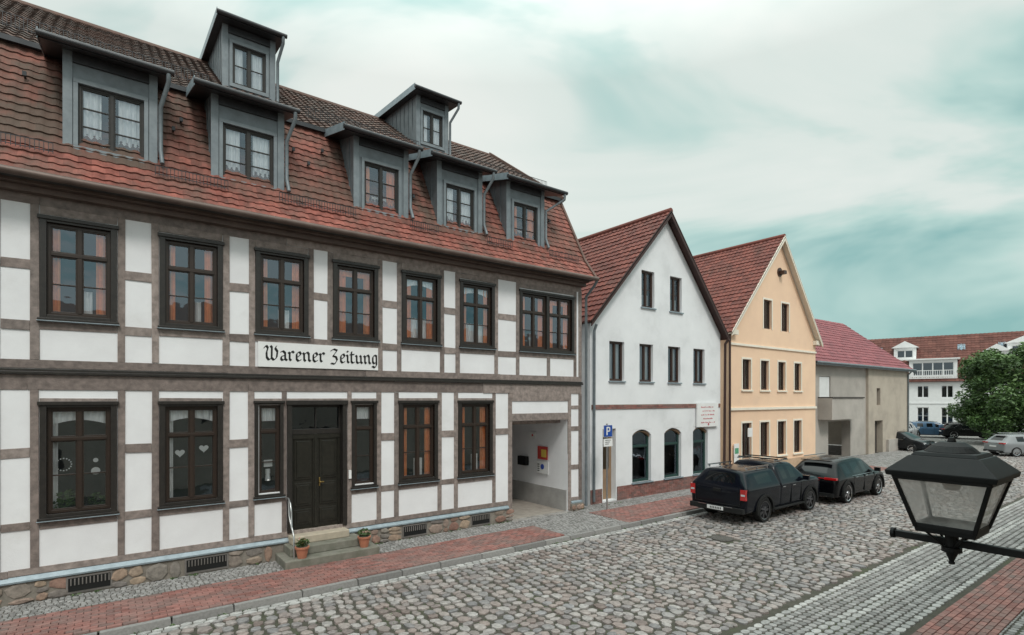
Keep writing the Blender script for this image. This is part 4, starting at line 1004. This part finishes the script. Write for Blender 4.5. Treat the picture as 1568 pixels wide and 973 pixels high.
# ------------------------------------------------------------------ street lamp
SL = empty('street_lamp', (3.37, .85, .02)); l = MB()
def frust(mb, z0, z1, a, b, mat=0):
    v = [(-a,-a,z0),(a,-a,z0),(a,a,z0),(-a,a,z0),(-b,-b,z1),(b,-b,z1),(b,b,z1),(-b,b,z1)]; k = len(mb.v); mb.v += v
    for q in ((3,2,1,0),(4,5,6,7),(0,1,5,4),(1,2,6,5),(2,3,7,6),(3,0,4,7)): mb.f.append(tuple(k+i for i in q)); mb.m.append(mat); mb.t.append(.5)
zb_, zt_ = 2.985, 3.245
frust(l, zt_, zt_+.024, .214, .219); frust(l, zt_+.024, zt_+.10, .219, .14); frust(l, zt_+.10, zt_+.118, .134, .12)
l.cyl((0,0,zt_+.118),.112,.085,.028,24); l.cyl((0,0,zt_+.146),.085,.05,.022,24); l.cyl((0,0,zt_+.168),.02,.012,.022,12)
frust(l, zb_-.02, zb_+.01, .118, .123)
a, b = .115, .188
for sx_ in (-1, 1):
    for sy_ in (-1, 1):
        p = Vector((sx_*a, sy_*a, zb_)); q = Vector((sx_*b, sy_*b, zt_)); r = .0095
        l.extr([p+Vector((-r,-r,0)),p+Vector((r,-r,0)),p+Vector((r,r,0)),p+Vector((-r,r,0))], q-p)
for k in range(4):
    c, s = [(1,0),(0,1),(-1,0),(0,-1)][k]
    for (rr, z, h) in ((a, zb_+.008, .016), (b, zt_-.018, .02)):
        l.extr([(c*rr-s*rr-c*.008, s*rr+c*rr-s*.008, z),(c*rr+s*rr-c*.008, s*rr-c*rr-s*.008, z),(c*rr+s*rr+c*.008, s*rr-c*rr+s*.008, z),(c*rr-s*rr+c*.008, s*rr+c*rr+s*.008, z)],(0,0,h))
l.cyl((0,0,2.945),.03,.06,.03,16); l.cyl((0,0,2.89),.028,.028,.06,16); l.cyl((0,0,2.865),.042,.042,.025,16); l.cyl((0,0,2.815),.008,.028,.05,12); l.cyl((0,0,2.805),.014,.014,.014,10)
for k in range(4):
    c, s = [(1,1),(1,-1),(-1,1),(-1,-1)][k]
    l.extr([(c*.02,s*.02,2.89),(c*.03,s*.02,2.89),(c*.09,s*.08,2.965),(c*.08,s*.08,2.97)],(0,.012,0))
l.finish('lantern_frame', [blackmetal], SL, bevel=.003)
arm = MB(); arm.box(-.017,.017,-1.55,.24,2.895,2.93); arm.cyl((0,.24,2.9125),.028,.028,.02,12,0,'y'); arm.box(-.09,.09,-1.56,-1.535,2.7,3.1); arm.finish('bracket_arm', [blackmetal], SL, bevel=.004)
gm = MB()
for k in range(4):
    c, s = [(1,0),(0,1),(-1,0),(0,-1)][k]
    gm.face([(c*a-s*a, s*a+c*a, zb_+.01),(c*a+s*a, s*a-c*a, zb_+.01),(c*b+s*b, s*b-c*b, zt_),(c*b-s*b, s*b+c*b, zt_)])
lg = bpy.data.materials.new('lantern_glass'); lg.use_nodes = True; nt = lg.node_tree; N = nt.nodes; L = nt.links; N.clear()
o = N.new('ShaderNodeOutputMaterial'); m1 = N.new('ShaderNodeMixShader'); m2 = N.new('ShaderNodeMixShader'); tr_ = N.new('ShaderNodeBsdfTransparent'); df = N.new('ShaderNodeBsdfTranslucent'); gl = N.new('ShaderNodeBsdfGlossy')
gl.inputs['Roughness'].default_value = .08; df.inputs[0].default_value = (.95,.93,.93,1); tr_.inputs[0].default_value = (.97,.97,.96,1); m2.inputs[0].default_value = .1
df2 = N.new('ShaderNodeBsdfDiffuse'); df2.inputs[0].default_value = (.88,.87,.87,1); m3 = N.new('ShaderNodeMixShader'); m3.inputs[0].default_value = .5
L.new(df.outputs[0], m3.inputs[1]); L.new(df2.outputs[0], m3.inputs[2])
nz = N.new('ShaderNodeTexNoise'); nz.inputs['Scale'].default_value = 9; nz.inputs['Detail'].default_value = 6; tcx = N.new('ShaderNodeTexCoord'); L.new(tcx.outputs['Object'], nz.inputs['Vector'])
mrr = N.new('ShaderNodeMapRange'); mrr.inputs[1].default_value = .35; mrr.inputs[2].default_value = .7; mrr.inputs[3].default_value = .3; mrr.inputs[4].default_value = .75
L.new(nz.outputs['Fac'], mrr.inputs[0]); L.new(mrr.outputs[0], m1.inputs[0])
L.new(tr_.outputs[0], m1.inputs[1]); L.new(m3.outputs[0], m1.inputs[2]); L.new(m1.outputs[0], m2.inputs[1]); L.new(gl.outputs[0], m2.inputs[2]); L.new(m2.outputs[0], o.inputs[0])
gm.finish('lantern_glass', [lg], SL)
bl = MB(); bl.cyl((0,0,zt_-.03),.05,.05,.03,16); bl.cyl((0,0,zt_-.07),.03,.045,.04,16); bl.finish('lamp_socket', [M('bulb',(.5,.42,.38),(.45,.38,.33),rough=.4)], SL)
